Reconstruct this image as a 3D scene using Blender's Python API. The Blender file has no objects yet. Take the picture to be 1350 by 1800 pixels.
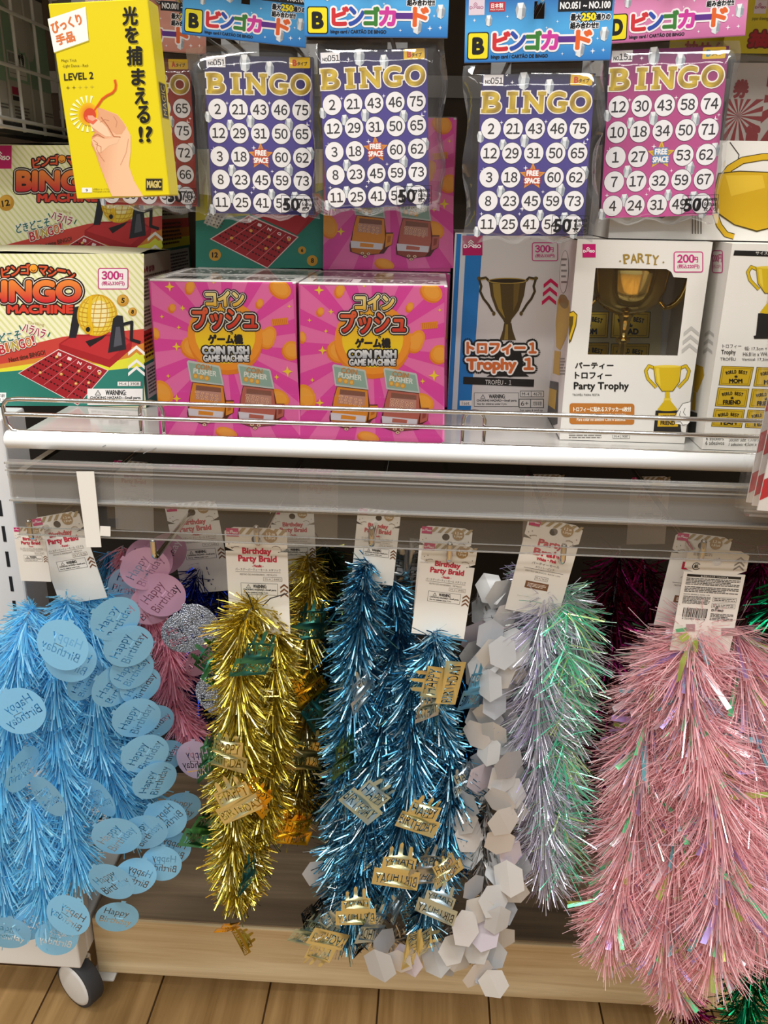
import bpy, bmesh, math, random
import numpy as np
from mathutils import Vector, Matrix

random.seed(7)
RNG = np.random.default_rng(11)
SC = bpy.context.scene
COL = SC.collection

# ------------------------------------------------------------------ camera
F_PX = 1500.0                       # focal length in pixels of the 1350x1800 frame
CAM = Vector((0.0, 0.0, 0.89))
PITCH, YAW, ROLL = math.radians(20.0), math.radians(2.86), math.radians(1.04)
_fw = Vector((-math.sin(YAW) * math.cos(PITCH), math.cos(YAW) * math.cos(PITCH), -math.sin(PITCH)))
_r0 = Vector((math.cos(YAW), math.sin(YAW), 0))
_u0 = _r0.cross(_fw)
_rt = math.cos(ROLL) * _r0 + math.sin(ROLL) * _u0
_up = -math.sin(ROLL) * _r0 + math.cos(ROLL) * _u0
cam_data = bpy.data.cameras.new('camera')
cam_data.sensor_fit = 'VERTICAL'
cam_data.sensor_height = 36.0
cam_data.sensor_width = 27.0
cam_data.lens = 36.0 * F_PX / 1800.0
cam_data.clip_start = 0.02
cam = bpy.data.objects.new('camera', cam_data)
_R = Matrix((_rt, _up, -_fw)).transposed().to_4x4()
cam.matrix_world = Matrix.Translation(CAM) @ _R
COL.objects.link(cam)
SC.camera = cam

# ------------------------------------------------------------------ exposure, world, lamps
SC.view_settings.view_transform = 'Standard'
SC.view_settings.look = 'None'
SC.view_settings.exposure = 0.0
SC.view_settings.gamma = 1.0
SC.view_settings.use_curve_mapping = False
SC.cycles.transparent_max_bounces = 24
SC.cycles.max_bounces = 8
SC.cycles.sample_clamp_indirect = 4.0

world = bpy.data.worlds.new('shop_surroundings')
SC.world = world
world.use_nodes = True
_nt = world.node_tree
_bg = _nt.nodes['Background']
_tc = _nt.nodes.new('ShaderNodeTexCoord')
_sep = _nt.nodes.new('ShaderNodeSeparateXYZ')
_rmp = _nt.nodes.new('ShaderNodeValToRGB')
_nt.links.new(_tc.outputs['Generated'], _sep.inputs[0])
_mr = _nt.nodes.new('ShaderNodeMapRange')
_mr.inputs['From Min'].default_value = -1
_nt.links.new(_sep.outputs['Z'], _mr.inputs['Value'])
_nt.links.new(_mr.outputs[0], _rmp.inputs[0])
_cr = _rmp.color_ramp
_cr.elements[0].position = 0.30
_cr.elements[0].color = (0.05, 0.04, 0.03, 1)
_cr.elements[1].position = 0.85
_cr.elements[1].color = (0.85, 0.84, 0.82, 1)
_e = _cr.elements.new(0.55)
_e.color = (0.22, 0.21, 0.205, 1)
_aim = _nt.nodes.new('ShaderNodeMath')            # the lit aisle opposite the shelf
_aim.operation = 'MULTIPLY'
_aim.inputs[1].default_value = -0.85
_aim.use_clamp = True
_nt.links.new(_sep.outputs['Y'], _aim.inputs[0])
_add = _nt.nodes.new('ShaderNodeMix')
_add.data_type = 'RGBA'
_add.blend_type = 'ADD'
_add.inputs[7].default_value = (1.0, 0.98, 0.95, 1)
_nt.links.new(_aim.outputs[0], _add.inputs[0])
_nt.links.new(_rmp.outputs[0], _add.inputs[6])
_nt.links.new(_add.outputs[2], _bg.inputs[0])
_bg.inputs[1].default_value = 0.34


def ceiling_lamp(x, y, z, sx, sy, watts, col=(1.0, 0.985, 0.955), tilt=0.0):
    d = bpy.data.lights.new('ceiling_light', 'AREA')
    d.shape = 'RECTANGLE'
    d.size, d.size_y = sx, sy
    d.energy = watts
    d.color = col
    o = bpy.data.objects.new('ceiling_light', d)
    o.location = (x, y, z)
    o.rotation_euler = (tilt, 0, 0)
    COL.objects.link(o)
    return o


ceiling_lamp(-0.75, -0.02, 2.45, 1.2, 0.22, 27)
ceiling_lamp(0.75, -0.02, 2.45, 1.2, 0.22, 27)
ceiling_lamp(-0.7, -1.35, 2.45, 1.2, 0.22, 19)
ceiling_lamp(0.7, -1.35, 2.45, 1.2, 0.22, 19)
ceiling_lamp(-1.9, -0.9, 2.45, 0.25, 1.25, 10)
ceiling_lamp(1.9, -0.9, 2.45, 0.25, 1.25, 10)

# ------------------------------------------------------------------ pixel -> space


def ray(px, py):
    return (px - 675.0) / F_PX * _rt - (py - 900.0) / F_PX * _up + _fw


def at(px, py, Y):
    d = ray(px, py)
    return CAM + d * (Y / d.y)


def on_z(px, py, z):
    d = ray(px, py)
    return CAM + d * ((z - CAM.z) / d.z)


def scale_at(p):                     # metres per pixel at a point
    return (p - CAM).dot(_fw) / F_PX


# ------------------------------------------------------------------ colour helpers
def lin(h):
    if not isinstance(h, str):
        return tuple(h[:3])
    h = h.lstrip('#')
    r = []
    for i in (0, 2, 4):
        c = int(h[i:i + 2], 16) / 255.0
        r.append(c / 12.92 if c <= 0.04045 else ((c + 0.055) / 1.055) ** 2.4)
    return tuple(r)


def mixc(a, b, t):
    a, b = lin(a), lin(b)
    t = max(0.0, min(1.0, t))
    return tuple(a[i] + (b[i] - a[i]) * t for i in range(3))


# ------------------------------------------------------------------ materials
MATS = {}


def mat(name, color='#ffffff', rough=0.5, metal=0.0, attr=False, spec=0.5, trans=0.0, **kw):
    if name in MATS:
        return MATS[name]
    m = bpy.data.materials.new(name)
    m.use_nodes = True
    nt = m.node_tree
    b = nt.nodes['Principled BSDF']
    b.inputs['Base Color'].default_value = (*lin(color), 1)
    b.inputs['Roughness'].default_value = rough
    b.inputs['Metallic'].default_value = metal
    b.inputs['Specular IOR Level'].default_value = spec
    if attr:
        a = nt.nodes.new('ShaderNodeAttribute')
        a.attribute_name = 'Col'
        nt.links.new(a.outputs['Color'], b.inputs['Base Color'])
    for k, v in kw.items():
        b.inputs[k.replace('_', ' ')].default_value = v
    if trans > 0:                    # light passing through a thin sheet or filament
        out = nt.nodes['Material Output']
        t = nt.nodes.new('ShaderNodeBsdfTranslucent')
        mx = nt.nodes.new('ShaderNodeMixShader')
        mx.inputs[0].default_value = trans
        if attr:
            nt.links.new(a.outputs['Color'], t.inputs[0])
        else:
            t.inputs[0].default_value = (*lin(color), 1)
        nt.links.new(b.outputs[0], mx.inputs[1])
        nt.links.new(t.outputs[0], mx.inputs[2])
        nt.links.new(mx.outputs[0], out.inputs[0])
    MATS[name] = m
    return m


def clear_mat(name, tint='#ffffff', rough=0.05, body=0.0, body_col='#ffffff', bump=0.0, gain=1.0, scale=30, cap=1.0):
    """thin clear plastic: see-through, with real fresnel gloss and a little milkiness"""
    if name in MATS:
        return MATS[name]
    m = bpy.data.materials.new(name)
    m.use_nodes = True
    nt = m.node_tree
    for n in list(nt.nodes):
        if n.type != 'OUTPUT_MATERIAL':
            nt.nodes.remove(n)
    out = nt.nodes['Material Output']
    tr = nt.nodes.new('ShaderNodeBsdfTransparent')
    tr.inputs[0].default_value = (*lin(tint), 1)
    gl = nt.nodes.new('ShaderNodeBsdfGlossy')
    gl.inputs['Roughness'].default_value = rough
    fr = nt.nodes.new('ShaderNodeFresnel')
    fr.inputs[0].default_value = 1.5
    mul = nt.nodes.new('ShaderNodeMath')
    mul.operation = 'MULTIPLY'
    mul.inputs[1].default_value = gain
    mul.use_clamp = True
    mn = nt.nodes.new('ShaderNodeMath')
    mn.operation = 'MINIMUM'
    mn.inputs[1].default_value = cap
    nt.links.new(mul.outputs[0], mn.inputs[0])
    nt.links.new(fr.outputs[0], mul.inputs[0])
    mx = nt.nodes.new('ShaderNodeMixShader')
    nt.links.new(mn.outputs[0], mx.inputs[0])
    last = tr
    if body > 0:
        df = nt.nodes.new('ShaderNodeBsdfDiffuse')
        df.inputs[0].default_value = (*lin(body_col), 1)
        m2 = nt.nodes.new('ShaderNodeMixShader')
        m2.inputs[0].default_value = body
        nt.links.new(tr.outputs[0], m2.inputs[1])
        nt.links.new(df.outputs[0], m2.inputs[2])
        last = m2
    nt.links.new(last.outputs[0], mx.inputs[1])
    nt.links.new(gl.outputs[0], mx.inputs[2])
    nt.links.new(mx.outputs[0], out.inputs[0])
    if bump > 0:
        nz = nt.nodes.new('ShaderNodeTexNoise')
        nz.inputs['Scale'].default_value = scale
        bp = nt.nodes.new('ShaderNodeBump')
        bp.inputs['Strength'].default_value = bump
        bp.inputs['Distance'].default_value = 0.01
        tc = nt.nodes.new('ShaderNodeTexCoord')
        nt.links.new(tc.outputs['Object'], nz.inputs['Vector'])
        nt.links.new(nz.outputs[0], bp.inputs['Height'])
        nt.links.new(bp.outputs[0], gl.inputs['Normal'])
        nt.links.new(bp.outputs[0], fr.inputs['Normal'])
    MATS[name] = m
    return m


def wood_mat(name, c1, c2, sx, sy, sz, rough=0.5, plank=None, scale=1.0):
    m = bpy.data.materials.new(name)
    m.use_nodes = True
    nt = m.node_tree
    b = nt.nodes['Principled BSDF']
    b.inputs['Roughness'].default_value = rough
    tc = nt.nodes.new('ShaderNodeTexCoord')
    mp = nt.nodes.new('ShaderNodeMapping')
    mp.inputs['Scale'].default_value = (sx, sy, sz)
    nz = nt.nodes.new('ShaderNodeTexNoise')
    nz.inputs['Scale'].default_value = scale
    nz.inputs['Detail'].default_value = 6
    nz.inputs['Roughness'].default_value = 0.62
    nz.inputs['Distortion'].default_value = 0.6
    rp = nt.nodes.new('ShaderNodeValToRGB')
    rp.color_ramp.elements[0].position = 0.3
    rp.color_ramp.elements[0].color = (*lin(c1), 1)
    rp.color_ramp.elements[1].position = 0.7
    rp.color_ramp.elements[1].color = (*lin(c2), 1)
    nt.links.new(tc.outputs['Object'], mp.inputs[0])
    nt.links.new(mp.outputs[0], nz.inputs['Vector'])
    nt.links.new(nz.outputs[0], rp.inputs[0])
    last = rp.outputs[0]
    if plank:                        # rows of boards with dark seams and board-to-board tone
        bk = nt.nodes.new('ShaderNodeTexBrick')
        bk.inputs['Color1'].default_value = (1, 1, 1, 1)
        bk.inputs['Color2'].default_value = (0.78, 0.75, 0.7, 1)
        bk.inputs['Mortar'].default_value = (0.12, 0.08, 0.05, 1)
        bk.inputs['Scale'].default_value = 1.0
        bk.inputs['Mortar Size'].default_value = 0.0012
        bk.inputs['Brick Width'].default_value = plank[0]
        bk.inputs['Row Height'].default_value = plank[1]
        m3 = nt.nodes.new('ShaderNodeMapping')
        m3.inputs['Rotation'].default_value = (0, 0, plank[2])
        m3.inputs['Location'].default_value = (plank[3], plank[4], 0)
        nt.links.new(tc.outputs['Object'], m3.inputs[0])
        nt.links.new(m3.outputs[0], bk.inputs['Vector'])
        mm = nt.nodes.new('ShaderNodeMix')
        mm.data_type = 'RGBA'
        mm.blend_type = 'MULTIPLY'
        mm.inputs[0].default_value = 1
        nt.links.new(last, mm.inputs[6])
        nt.links.new(bk.outputs[0], mm.inputs[7])
        last = mm.outputs[2]
    nt.links.new(last, b.inputs['Base Color'])
    MATS[name] = m
    return m


PRINT = mat('printed_card', attr=True, rough=0.38, spec=0.4)
FOILPRINT = mat('gold_foil_print', attr=True, rough=0.28, metal=0.75)
CHROME = mat('chrome', '#d8d6d2', rough=0.13, metal=1.0)
WHITE_METAL = mat('white_enamel', '#eeeeec', rough=0.28)
GLOSS_SHELF = mat('glossy_shelf_top', '#bdbbb6', rough=0.12, spec=0.8)
POST_METAL = mat('white_powder_coat', '#e2e3e4', rough=0.4)
SLOT = mat('slot_shadow_gap', '#15161a', rough=0.9)
RUBBER = mat('grey_rubber', '#3a3a3c', rough=0.7)
WHITE_PLASTIC = mat('white_plastic', '#e9e8e4', rough=0.4)
GOLD = mat('polished_gold', '#f3d37a', rough=0.09, metal=1.0)
BAG = clear_mat('clear_bag', rough=0.06, bump=0.10, gain=0.7, scale=40, body=0.03, cap=0.3)
FILM = clear_mat('clear_film', rough=0.04, gain=0.7)
CHANNEL = clear_mat('clear_channel', tint='#d0cdc9', rough=0.14, body=0.27, body_col='#cfccc7', gain=1.6)
ACRYLIC = clear_mat('clear_acrylic', tint='#d6d4d0', rough=0.10, body=0.09, body_col='#b9b5b0', gain=1.5)


# ------------------------------------------------------------------ objects
def empty(name, loc, rz=0.0, label=None, cat=None, group=None):
    o = bpy.data.objects.new(name, None)
    o.empty_display_size = 0.02
    o.location = loc
    o.rotation_euler = (0, 0, rz)
    COL.objects.link(o)
    tag(o, label, cat, group)
    return o


def tag(o, label=None, cat=None, group=None, kind=None):
    if label:
        o['label'] = label
    if cat:
        o['category'] = cat
    if group:
        o['group'] = group
    if kind:
        o['kind'] = kind
    return o


class MB:
    """collects faces with a material slot and a colour; build() links ONE mesh object"""

    def __init__(self):
        self.v, self.f, self.mi, self.c, self.mats, self.smooth = [], [], [], [], [], []

    def slot(self, m):
        if m not in self.mats:
            self.mats.append(m)
        return self.mats.index(m)

    def add(self, verts, faces, m, col='#ffffff', smooth=False):
        o = len(self.v)
        s = self.slot(m)
        self.v.extend([tuple(p) for p in verts])
        if isinstance(col, list):
            self.c.extend([lin(c) for c in col])
        else:
            cl = lin(col)
            self.c.extend([cl] * len(verts))
        for f in faces:
            self.f.append([i + o for i in f])
            self.mi.append(s)
            self.smooth.append(smooth)
        return self

    def box(self, lo, hi, m, col='#ffffff', skip=''):
        x0, y0, z0 = lo
        x1, y1, z1 = hi
        v = [(x0, y0, z0), (x1, y0, z0), (x1, y1, z0), (x0, y1, z0), (x0, y0, z1), (x1, y0, z1), (x1, y1, z1), (x0, y1, z1)]
        fs = {'d': (3, 2, 1, 0), 'u': (4, 5, 6, 7), 'f': (0, 1, 5, 4), 'r': (1, 2, 6, 5), 'b': (2, 3, 7, 6), 'l': (3, 0, 4, 7)}
        return self.add(v, [f for k, f in fs.items() if k not in skip], m, col)

    def rbox(self, lo, hi, r, m, col='#ffffff', seg=2):
        bm = bmesh.new()
        bmesh.ops.create_cube(bm, size=1.0)
        c = [(lo[i] + hi[i]) / 2 for i in range(3)]
        s = [hi[i] - lo[i] for i in range(3)]
        for v in bm.verts:
            v.co = Vector((c[i] + v.co[i] * s[i] for i in range(3)))
        bmesh.ops.bevel(bm, geom=bm.edges[:], offset=r, segments=seg, affect='EDGES', profile=0.5)
        bm.verts.index_update()
        self.add([v.co[:] for v in bm.verts], [[v.index for v in f.verts] for f in bm.faces], m, col, smooth=False)
        bm.free()
        return self

    def tube(self, pts, r, m, col='#ffffff', n=10, caps=True):
        pts = [Vector(p) for p in pts]
        rs = r if isinstance(r, list) else [r] * len(pts)
        vs, fs = [], []
        up = None
        for i, p in enumerate(pts):
            t = (pts[min(i + 1, len(pts) - 1)] - pts[max(i - 1, 0)]).normalized()
            if up is None:
                up = Vector((0, 0, 1)) if abs(t.z) < 0.9 else Vector((1, 0, 0))
            a = t.cross(up)
            a.normalize()
            up = a.cross(t)
            b = up
            for k in range(n):
                q = 2 * math.pi * k / n
                vs.append(p + (a * math.cos(q) + b * math.sin(q)) * rs[i])
        for i in range(len(pts) - 1):
            for k in range(n):
                fs.append((i * n + k, i * n + (k + 1) % n, (i + 1) * n + (k + 1) % n, (i + 1) * n + k))
        self.add(vs, fs, m, col, smooth=True)
        if caps:
            self.add(vs[:n][::-1], [tuple(range(n))], m, col)
            self.add(vs[-n:], [tuple(range(n))], m, col)
        return self

    def lathe(self, prof, m, col='#ffffff', n=40, c=(0, 0, 0)):
        vs, fs = [], []
        for (r, z) in prof:
            for k in range(n):
                q = 2 * math.pi * k / n
                vs.append((c[0] + r * math.cos(q), c[1] + r * math.sin(q), c[2] + z))
        for i in range(len(prof) - 1):
            for k in range(n):
                fs.append((i * n + k, i * n + (k + 1) % n, (i + 1) * n + (k + 1) % n, (i + 1) * n + k))
        return self.add(vs, fs, m, col, smooth=True)

    def build(self, name, parent=None, loc=None):
        me = bpy.data.meshes.new(name)
        me.from_pydata(self.v, [], self.f)
        for m in self.mats:
            me.materials.append(m)
        if me.polygons:
            me.polygons.foreach_set('material_index', self.mi)
            me.polygons.foreach_set('use_smooth', self.smooth)
        a = me.color_attributes.new('Col', 'FLOAT_COLOR', 'POINT')
        arr = np.ones((len(self.v), 4), np.float32)
        arr[:, :3] = np.array(self.c, np.float32).reshape(-1, 3)
        a.data.foreach_set('color', arr.ravel())
        me.update()
        o = bpy.data.objects.new(name, me)
        COL.objects.link(o)
        if parent is not None:
            o.parent = parent
        if loc is not None:
            o.location = loc
        return o


def copy_tree(o, parent=None):
    c = o.copy()
    COL.objects.link(c)
    c.parent = parent
    for ch in list(o.children):
        copy_tree(ch, c)
    return c


# ------------------------------------------------------------------ lettering
_glyph = {}


def glyphs(s):
    if s in _glyph:
        return _glyph[s]
    c = bpy.data.curves.new('lettering', 'FONT')
    c.body = s
    c.size = 1.0
    c.resolution_u = 5 if len(s) < 9 else 2
    c.fill_mode = 'FRONT'
    o = bpy.data.objects.new('lettering', c)
    COL.objects.link(o)
    dg = bpy.context.evaluated_depsgraph_get()
    dg.update()
    me = bpy.data.meshes.new_from_object(o.evaluated_get(dg))
    v = np.array([p.co[:2] for p in me.vertices], float).reshape(-1, 2)
    f = [tuple(p.vertices) for p in me.polygons]
    bpy.data.objects.remove(o)
    bpy.data.curves.remove(c)
    bpy.data.meshes.remove(me)
    lo, hi = v.min(0), v.max(0)
    v = (v - lo) / np.maximum(hi - lo, 1e-6)
    _glyph[s] = (v, f, (hi - lo)[0] / max((hi - lo)[1], 1e-6))
    return _glyph[s]


def glyph_outline(s):
    c = bpy.data.curves.new('lettering', 'FONT')
    c.body = s
    c.size = 1.0
    c.resolution_u = 2
    c.offset = 0.018
    c.align_x = 'CENTER'
    o = bpy.data.objects.new('lettering', c)
    COL.objects.link(o)
    dg = bpy.context.evaluated_depsgraph_get()
    dg.update()
    cu = o.to_curve(dg)
    loops = []
    for sp in cu.splines:
        P = sp.bezier_points
        n = len(P)
        pts = []
        for i in range(n):
            a, b = P[i], P[(i + 1) % n]
            if (a.handle_right - a.co).length < 1e-6 and (b.handle_left - b.co).length < 1e-6:
                pts.append(a.co.xy.copy())
                continue
            for k in range(3):
                t = k / 3
                q = a.co * (1 - t) ** 3 + 3 * a.handle_right * t * (1 - t) ** 2 + 3 * b.handle_left * t * t * (1 - t) + b.co * t ** 3
                pts.append(q.xy.copy())
        loops.append(pts)
    o.to_curve_clear()
    bpy.data.objects.remove(o)
    bpy.data.curves.remove(c)
    return loops


def cut_sheet(outline, words):
    """a flat sheet (2-D outline) with words cut clean through it -> verts, faces"""
    cu = bpy.data.curves.new('sheet', 'CURVE')
    cu.dimensions = '2D'
    cu.fill_mode = 'BOTH'

    def loop(pts):
        sp = cu.splines.new('POLY')
        sp.points.add(len(pts) - 1)
        for i, p in enumerate(pts):
            sp.points[i].co = (p[0], p[1], 0, 1)
        sp.use_cyclic_u = True

    loop(outline)
    for (s, cx, cy, h, w, mir) in words:
        L = glyph_outline(s)
        al = [p for l in L for p in l]
        x0, x1 = min(p.x for p in al), max(p.x for p in al)
        y0, y1 = min(p.y for p in al), max(p.y for p in al)
        for l in L:
            loop([(cx + mir * ((p.x - (x0 + x1) / 2) / (x1 - x0)) * w, cy + ((p.y - (y0 + y1) / 2) / (y1 - y0)) * h) for p in l])
    o = bpy.data.objects.new('sheet', cu)
    COL.objects.link(o)
    dg = bpy.context.evaluated_depsgraph_get()
    dg.update()
    me = bpy.data.meshes.new_from_object(o.evaluated_get(dg))
    v = [p.co[:2] for p in me.vertices]
    f = [tuple(p.vertices) for p in me.polygons]
    bpy.data.objects.remove(o)
    bpy.data.curves.remove(cu)
    bpy.data.meshes.remove(me)
    return v, f


EPS = 0.00007


FULL = dict(zip('0123456789', '０１２３４５６７８９'))


class Art:
    """print laid on one flat face: 2-D drawing coordinates (y down) -> points of the face"""

    def __init__(self, mb, fn, normal, m=None, base=0.0001):
        self.mb, self.fn, self.n, self.m, self.base = mb, fn, Vector(normal), m or PRINT, base
        self.k = 0

    def pts(self, P, L):
        self.k = (self.k + 1) % 17           # no two inks exactly in one plane
        h = float(self.base + EPS * L + 1.0e-6 * self.k)
        return [Vector(self.fn(float(x), float(y))) + self.n * h for x, y in P]

    def mesh(self, P, faces, col, L, m=None):
        cols = [col(x, y) for x, y in P] if callable(col) else col
        self.mb.add(self.pts(P, L), faces, m or self.m, cols)

    def poly(self, P, col, L=1, clip=None, m=None):
        if clip:
            P = clip_poly(P, clip)
            if len(P) < 3:
                return
        a = sum(P[i][0] * P[(i + 1) % len(P)][1] - P[(i + 1) % len(P)][0] * P[i][1] for i in range(len(P)))
        if a > 0:
            P = P[::-1]
        self.mesh(P, [tuple(range(len(P)))], col, L, m)

    def rect(self, x0, y0, x1, y1, col, L=1, ny=1, nx=1, ang=0, m=None):
        P, Fc = [], []
        ca, sa = math.cos(ang), math.sin(ang)
        cx, cy = (x0 + x1) / 2, (y0 + y1) / 2
        for j in range(ny + 1):
            for i in range(nx + 1):
                x, y = x0 + (x1 - x0) * i / nx - cx, y0 + (y1 - y0) * j / ny - cy
                P.append((cx + x * ca - y * sa, cy + x * sa + y * ca))
        for j in range(ny):
            for i in range(nx):
                a = j * (nx + 1) + i
                Fc.append((a, a + nx + 1, a + nx + 2, a + 1))
        self.mesh(P, Fc, col, L, m)

    def quad(self, Q, col, L=1, nx=1, ny=1, m=None):          # TL TR BR BL
        P, Fc = [], []
        for j in range(ny + 1):
            for i in range(nx + 1):
                s, t = i / nx, j / ny
                P.append(tuple((Q[0][k] * (1 - s) + Q[1][k] * s) * (1 - t) + (Q[3][k] * (1 - s) + Q[2][k] * s) * t for k in (0, 1)))
        for j in range(ny):
            for i in range(nx):
                a = j * (nx + 1) + i
                Fc.append((a, a + nx + 1, a + nx + 2, a + 1))
        self.mesh(P, Fc, col, L, m)

    def rrect(self, x0, y0, x1, y1, r, col, L=1, ang=0):
        P = []
        for (cx, cy, a0) in ((x1 - r, y0 + r, -90), (x1 - r, y1 - r, 0), (x0 + r, y1 - r, 90), (x0 + r, y0 + r, 180)):
            for k in range(5):
                q = math.radians(a0 + 22.5 * k)
                P.append((cx + r * math.cos(q), cy + r * math.sin(q)))
        mx, my = (x0 + x1) / 2, (y0 + y1) / 2
        ca, sa = math.cos(ang), math.sin(ang)
        P = [(mx + (x - mx) * ca - (y - my) * sa, my + (x - mx) * sa + (y - my) * ca) for x, y in P]
        self.poly(P, col, L)

    def frame(self, x0, y0, x1, y1, r, w, col, bg, L=1):
        self.rrect(x0, y0, x1, y1, r, col, L)
        self.rrect(x0 + w, y0 + w, x1 - w, y1 - w, max(r - w, 0.1), bg, L + 0.5)

    def ell(self, cx, cy, rx, ry=None, col='#ffffff', L=1, ang=0, n=28, clip=None, a0=0, a1=360):
        ry = rx if ry is None else ry
        P = []
        ca, sa = math.cos(ang), math.sin(ang)
        full = abs(a1 - a0) >= 360
        for k in range(n if full else n + 1):
            q = math.radians(a0 + (a1 - a0) * k / n)
            x, y = rx * math.cos(q), ry * math.sin(q)
            P.append((cx + x * ca - y * sa, cy + x * sa + y * ca))
        self.poly(P, col, L, clip)

    def line(self, P, w, col, L=1):
        for a, b in zip(P[:-1], P[1:]):
            d = math.hypot(b[0] - a[0], b[1] - a[1]) or 1
            nx, ny = -(b[1] - a[1]) / d * w / 2, (b[0] - a[0]) / d * w / 2
            self.poly([(a[0] + nx, a[1] + ny), (b[0] + nx, b[1] + ny), (b[0] - nx, b[1] - ny), (a[0] - nx, a[1] - ny)], col, L)
        if w > 2.4:
            for a in P[1:-1]:
                self.ell(a[0], a[1], w / 2, w / 2, col, L, n=12)

    def arc(self, cx, cy, rx, ry, a0, a1, w, col, L=1, ang=0, n=14):
        P = []
        for k in range(n + 1):
            q = math.radians(a0 + (a1 - a0) * k / n)
            x, y = rx * math.cos(q), ry * math.sin(q)
            P.append((cx + x * math.cos(ang) - y * math.sin(ang), cy + x * math.sin(ang) + y * math.cos(ang)))
        self.line(P, w, col, L)

    def spark(self, cx, cy, r, col='#ffffff', L=2, thin=0.16, clip=None):
        P = []
        for k in range(8):
            q = math.pi / 4 * k - math.pi / 2
            rr = r if k % 2 == 0 else r * thin * 1.6
            P.append((cx + rr * math.cos(q), cy + rr * math.sin(q)))
        self.poly(P, col, L)

    def star(self, cx, cy, r, col, L=2, n=5, inner=0.45, ang=0):
        P = []
        for k in range(2 * n):
            q = math.pi / n * k - math.pi / 2 + ang
            rr = r if k % 2 == 0 else r * inner
            P.append((cx + rr * math.cos(q), cy + rr * math.sin(q)))
        self.poly(P, col, L)

    def text(self, s, x0, y0, x1, y1, col, L=3, bold=0.0, ang=0.0, stamps=8, shear=0.0, fit=None, mir=False):
        """lettering that fills the box x0..x1, y0..y1; bold widens the strokes by that many units"""
        if not s.strip():
            return
        v, f, asp = glyphs(s)
        w, h = x1 - x0, y1 - y0
        if fit:                     # keep the letters' own width, aligned l / c / r in the box
            w2 = min(w, h * asp)
            if fit == 'c':
                x0 += (w - w2) / 2
            elif fit == 'r':
                x0 += w - w2
            w = w2
        cx, cy = x0 + w / 2, y0 + h / 2
        X = (v[:, 0] - 0.5) * w * (-1 if mir else 1)
        Yv = (0.5 - v[:, 1]) * h
        X = X - shear * Yv
        ca, sa = math.cos(ang), math.sin(ang)
        bx, by = cx + X * ca - Yv * sa, cy + X * sa + Yv * ca
        offs = [(0, 0)]
        if bold > 0:
            offs += [(bold * math.cos(2 * math.pi * k / stamps), bold * math.sin(2 * math.pi * k / stamps)) for k in range(stamps)]
        for k, (dx, dy) in enumerate(offs):
            self.mesh(list(zip(bx + dx, by + dy)), f, col, L + 0.02 * k)

    def number(self, s, cx, cy, h, col, L=3, bold=0.0, squeeze=0.92):
        W = [h * glyphs(FULL[c])[2] * squeeze for c in s]
        gap = h * 0.11
        x = cx - (sum(W) + gap * (len(W) - 1)) / 2
        for c, w in zip(s, W):
            self.text(FULL[c], x, cy - h / 2, x + w, cy + h / 2, col, L, bold=bold, stamps=4)
            x += w + gap

    def filler(self, x0, y0, x1, y1, rows, col='#555555', L=3, ang=0.0):
        """lines of print too small to read, as broken dashes"""
        h = (y1 - y0) / rows
        for j in range(rows):
            x = x0
            end = x1 - (random.random() * 0.25 * (x1 - x0) if j % 3 == 2 else 0)
            while x < end:
                wd = min(end - x, random.uniform(0.8, 3.2) * h)
                self.rect(x, y0 + h * j + h * 0.2, x + wd, y0 + h * j + h * 0.72, col, L)
                x += wd + h * 0.35

    def grad(self, c1, c2, y0, y1):
        return lambda x, y: mixc(c1, c2, (y - y0) / (y1 - y0))


def clip_poly(P, R):
    x0, y0, x1, y1 = R
    for (ax, lim, sg) in ((0, x0, 1), (0, x1, -1), (1, y0, 1), (1, y1, -1)):
        out = []
        for i in range(len(P)):
            a, b = P[i], P[(i + 1) % len(P)]
            ia, ib = (a[ax] - lim) * sg >= 0, (b[ax] - lim) * sg >= 0
            if ia:
                out.append(a)
            if ia != ib:
                t = (lim - a[ax]) / (b[ax] - a[ax])
                out.append((a[0] + (b[0] - a[0]) * t, a[1] + (b[1] - a[1]) * t))
        P = out
        if not P:
            return []
    return P


def face_map(root_loc, rz, n_local, p_local):
    """drawing coordinates = photograph pixels, projected once onto a face of the object"""
    M = Matrix.Translation(root_loc) @ Matrix.Rotation(rz, 4, 'Z')
    Mi = M.inverted()
    c = Mi @ CAM
    n, p = Vector(n_local), Vector(p_local)

    def fn(px, py):
        d = Mi.to_3x3() @ ray(px, py)
        return c + d * ((p - c).dot(n) / d.dot(n))
    return fn

# ================================================================== the setting
FLOOR_WOOD = wood_mat('floor_boards', '#94703f', '#d0aa74', 40, 2.6, 1, 0.45, plank=(0.92, 0.131, math.pi / 2, 0.31, 0.034))
PLINTH_WOOD = wood_mat('ash_veneer', '#bf9c68', '#f4e0b6', 2.2, 46, 46, 0.5)
BACK_WOOD = wood_mat('brown_back_board', '#3a2e20', '#4a3b29', 30, 30, 1.5, 0.6)

Y_BACK = 1.02
SHZ = at(527, 776, 0.66).z          # top of the metal shelf
mb = MB()
mb.add([(-3, -3.2, 0), (3, -3.2, 0), (3, 1.2, 0), (-3, 1.2, 0)], [(0, 1, 2, 3)], FLOOR_WOOD)
tag(mb.build('floor'), kind='structure')
mb = MB()
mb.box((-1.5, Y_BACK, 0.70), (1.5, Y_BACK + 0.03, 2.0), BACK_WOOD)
mb.box((-1.5, Y_BACK, 0), (1.5, Y_BACK + 0.03, 0.70), mat('shade_toned_back', '#1f1c1a', rough=0.7))  # dark tone paints in the shade under the shelf
tag(mb.build('wall_back'), kind='structure')

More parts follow.
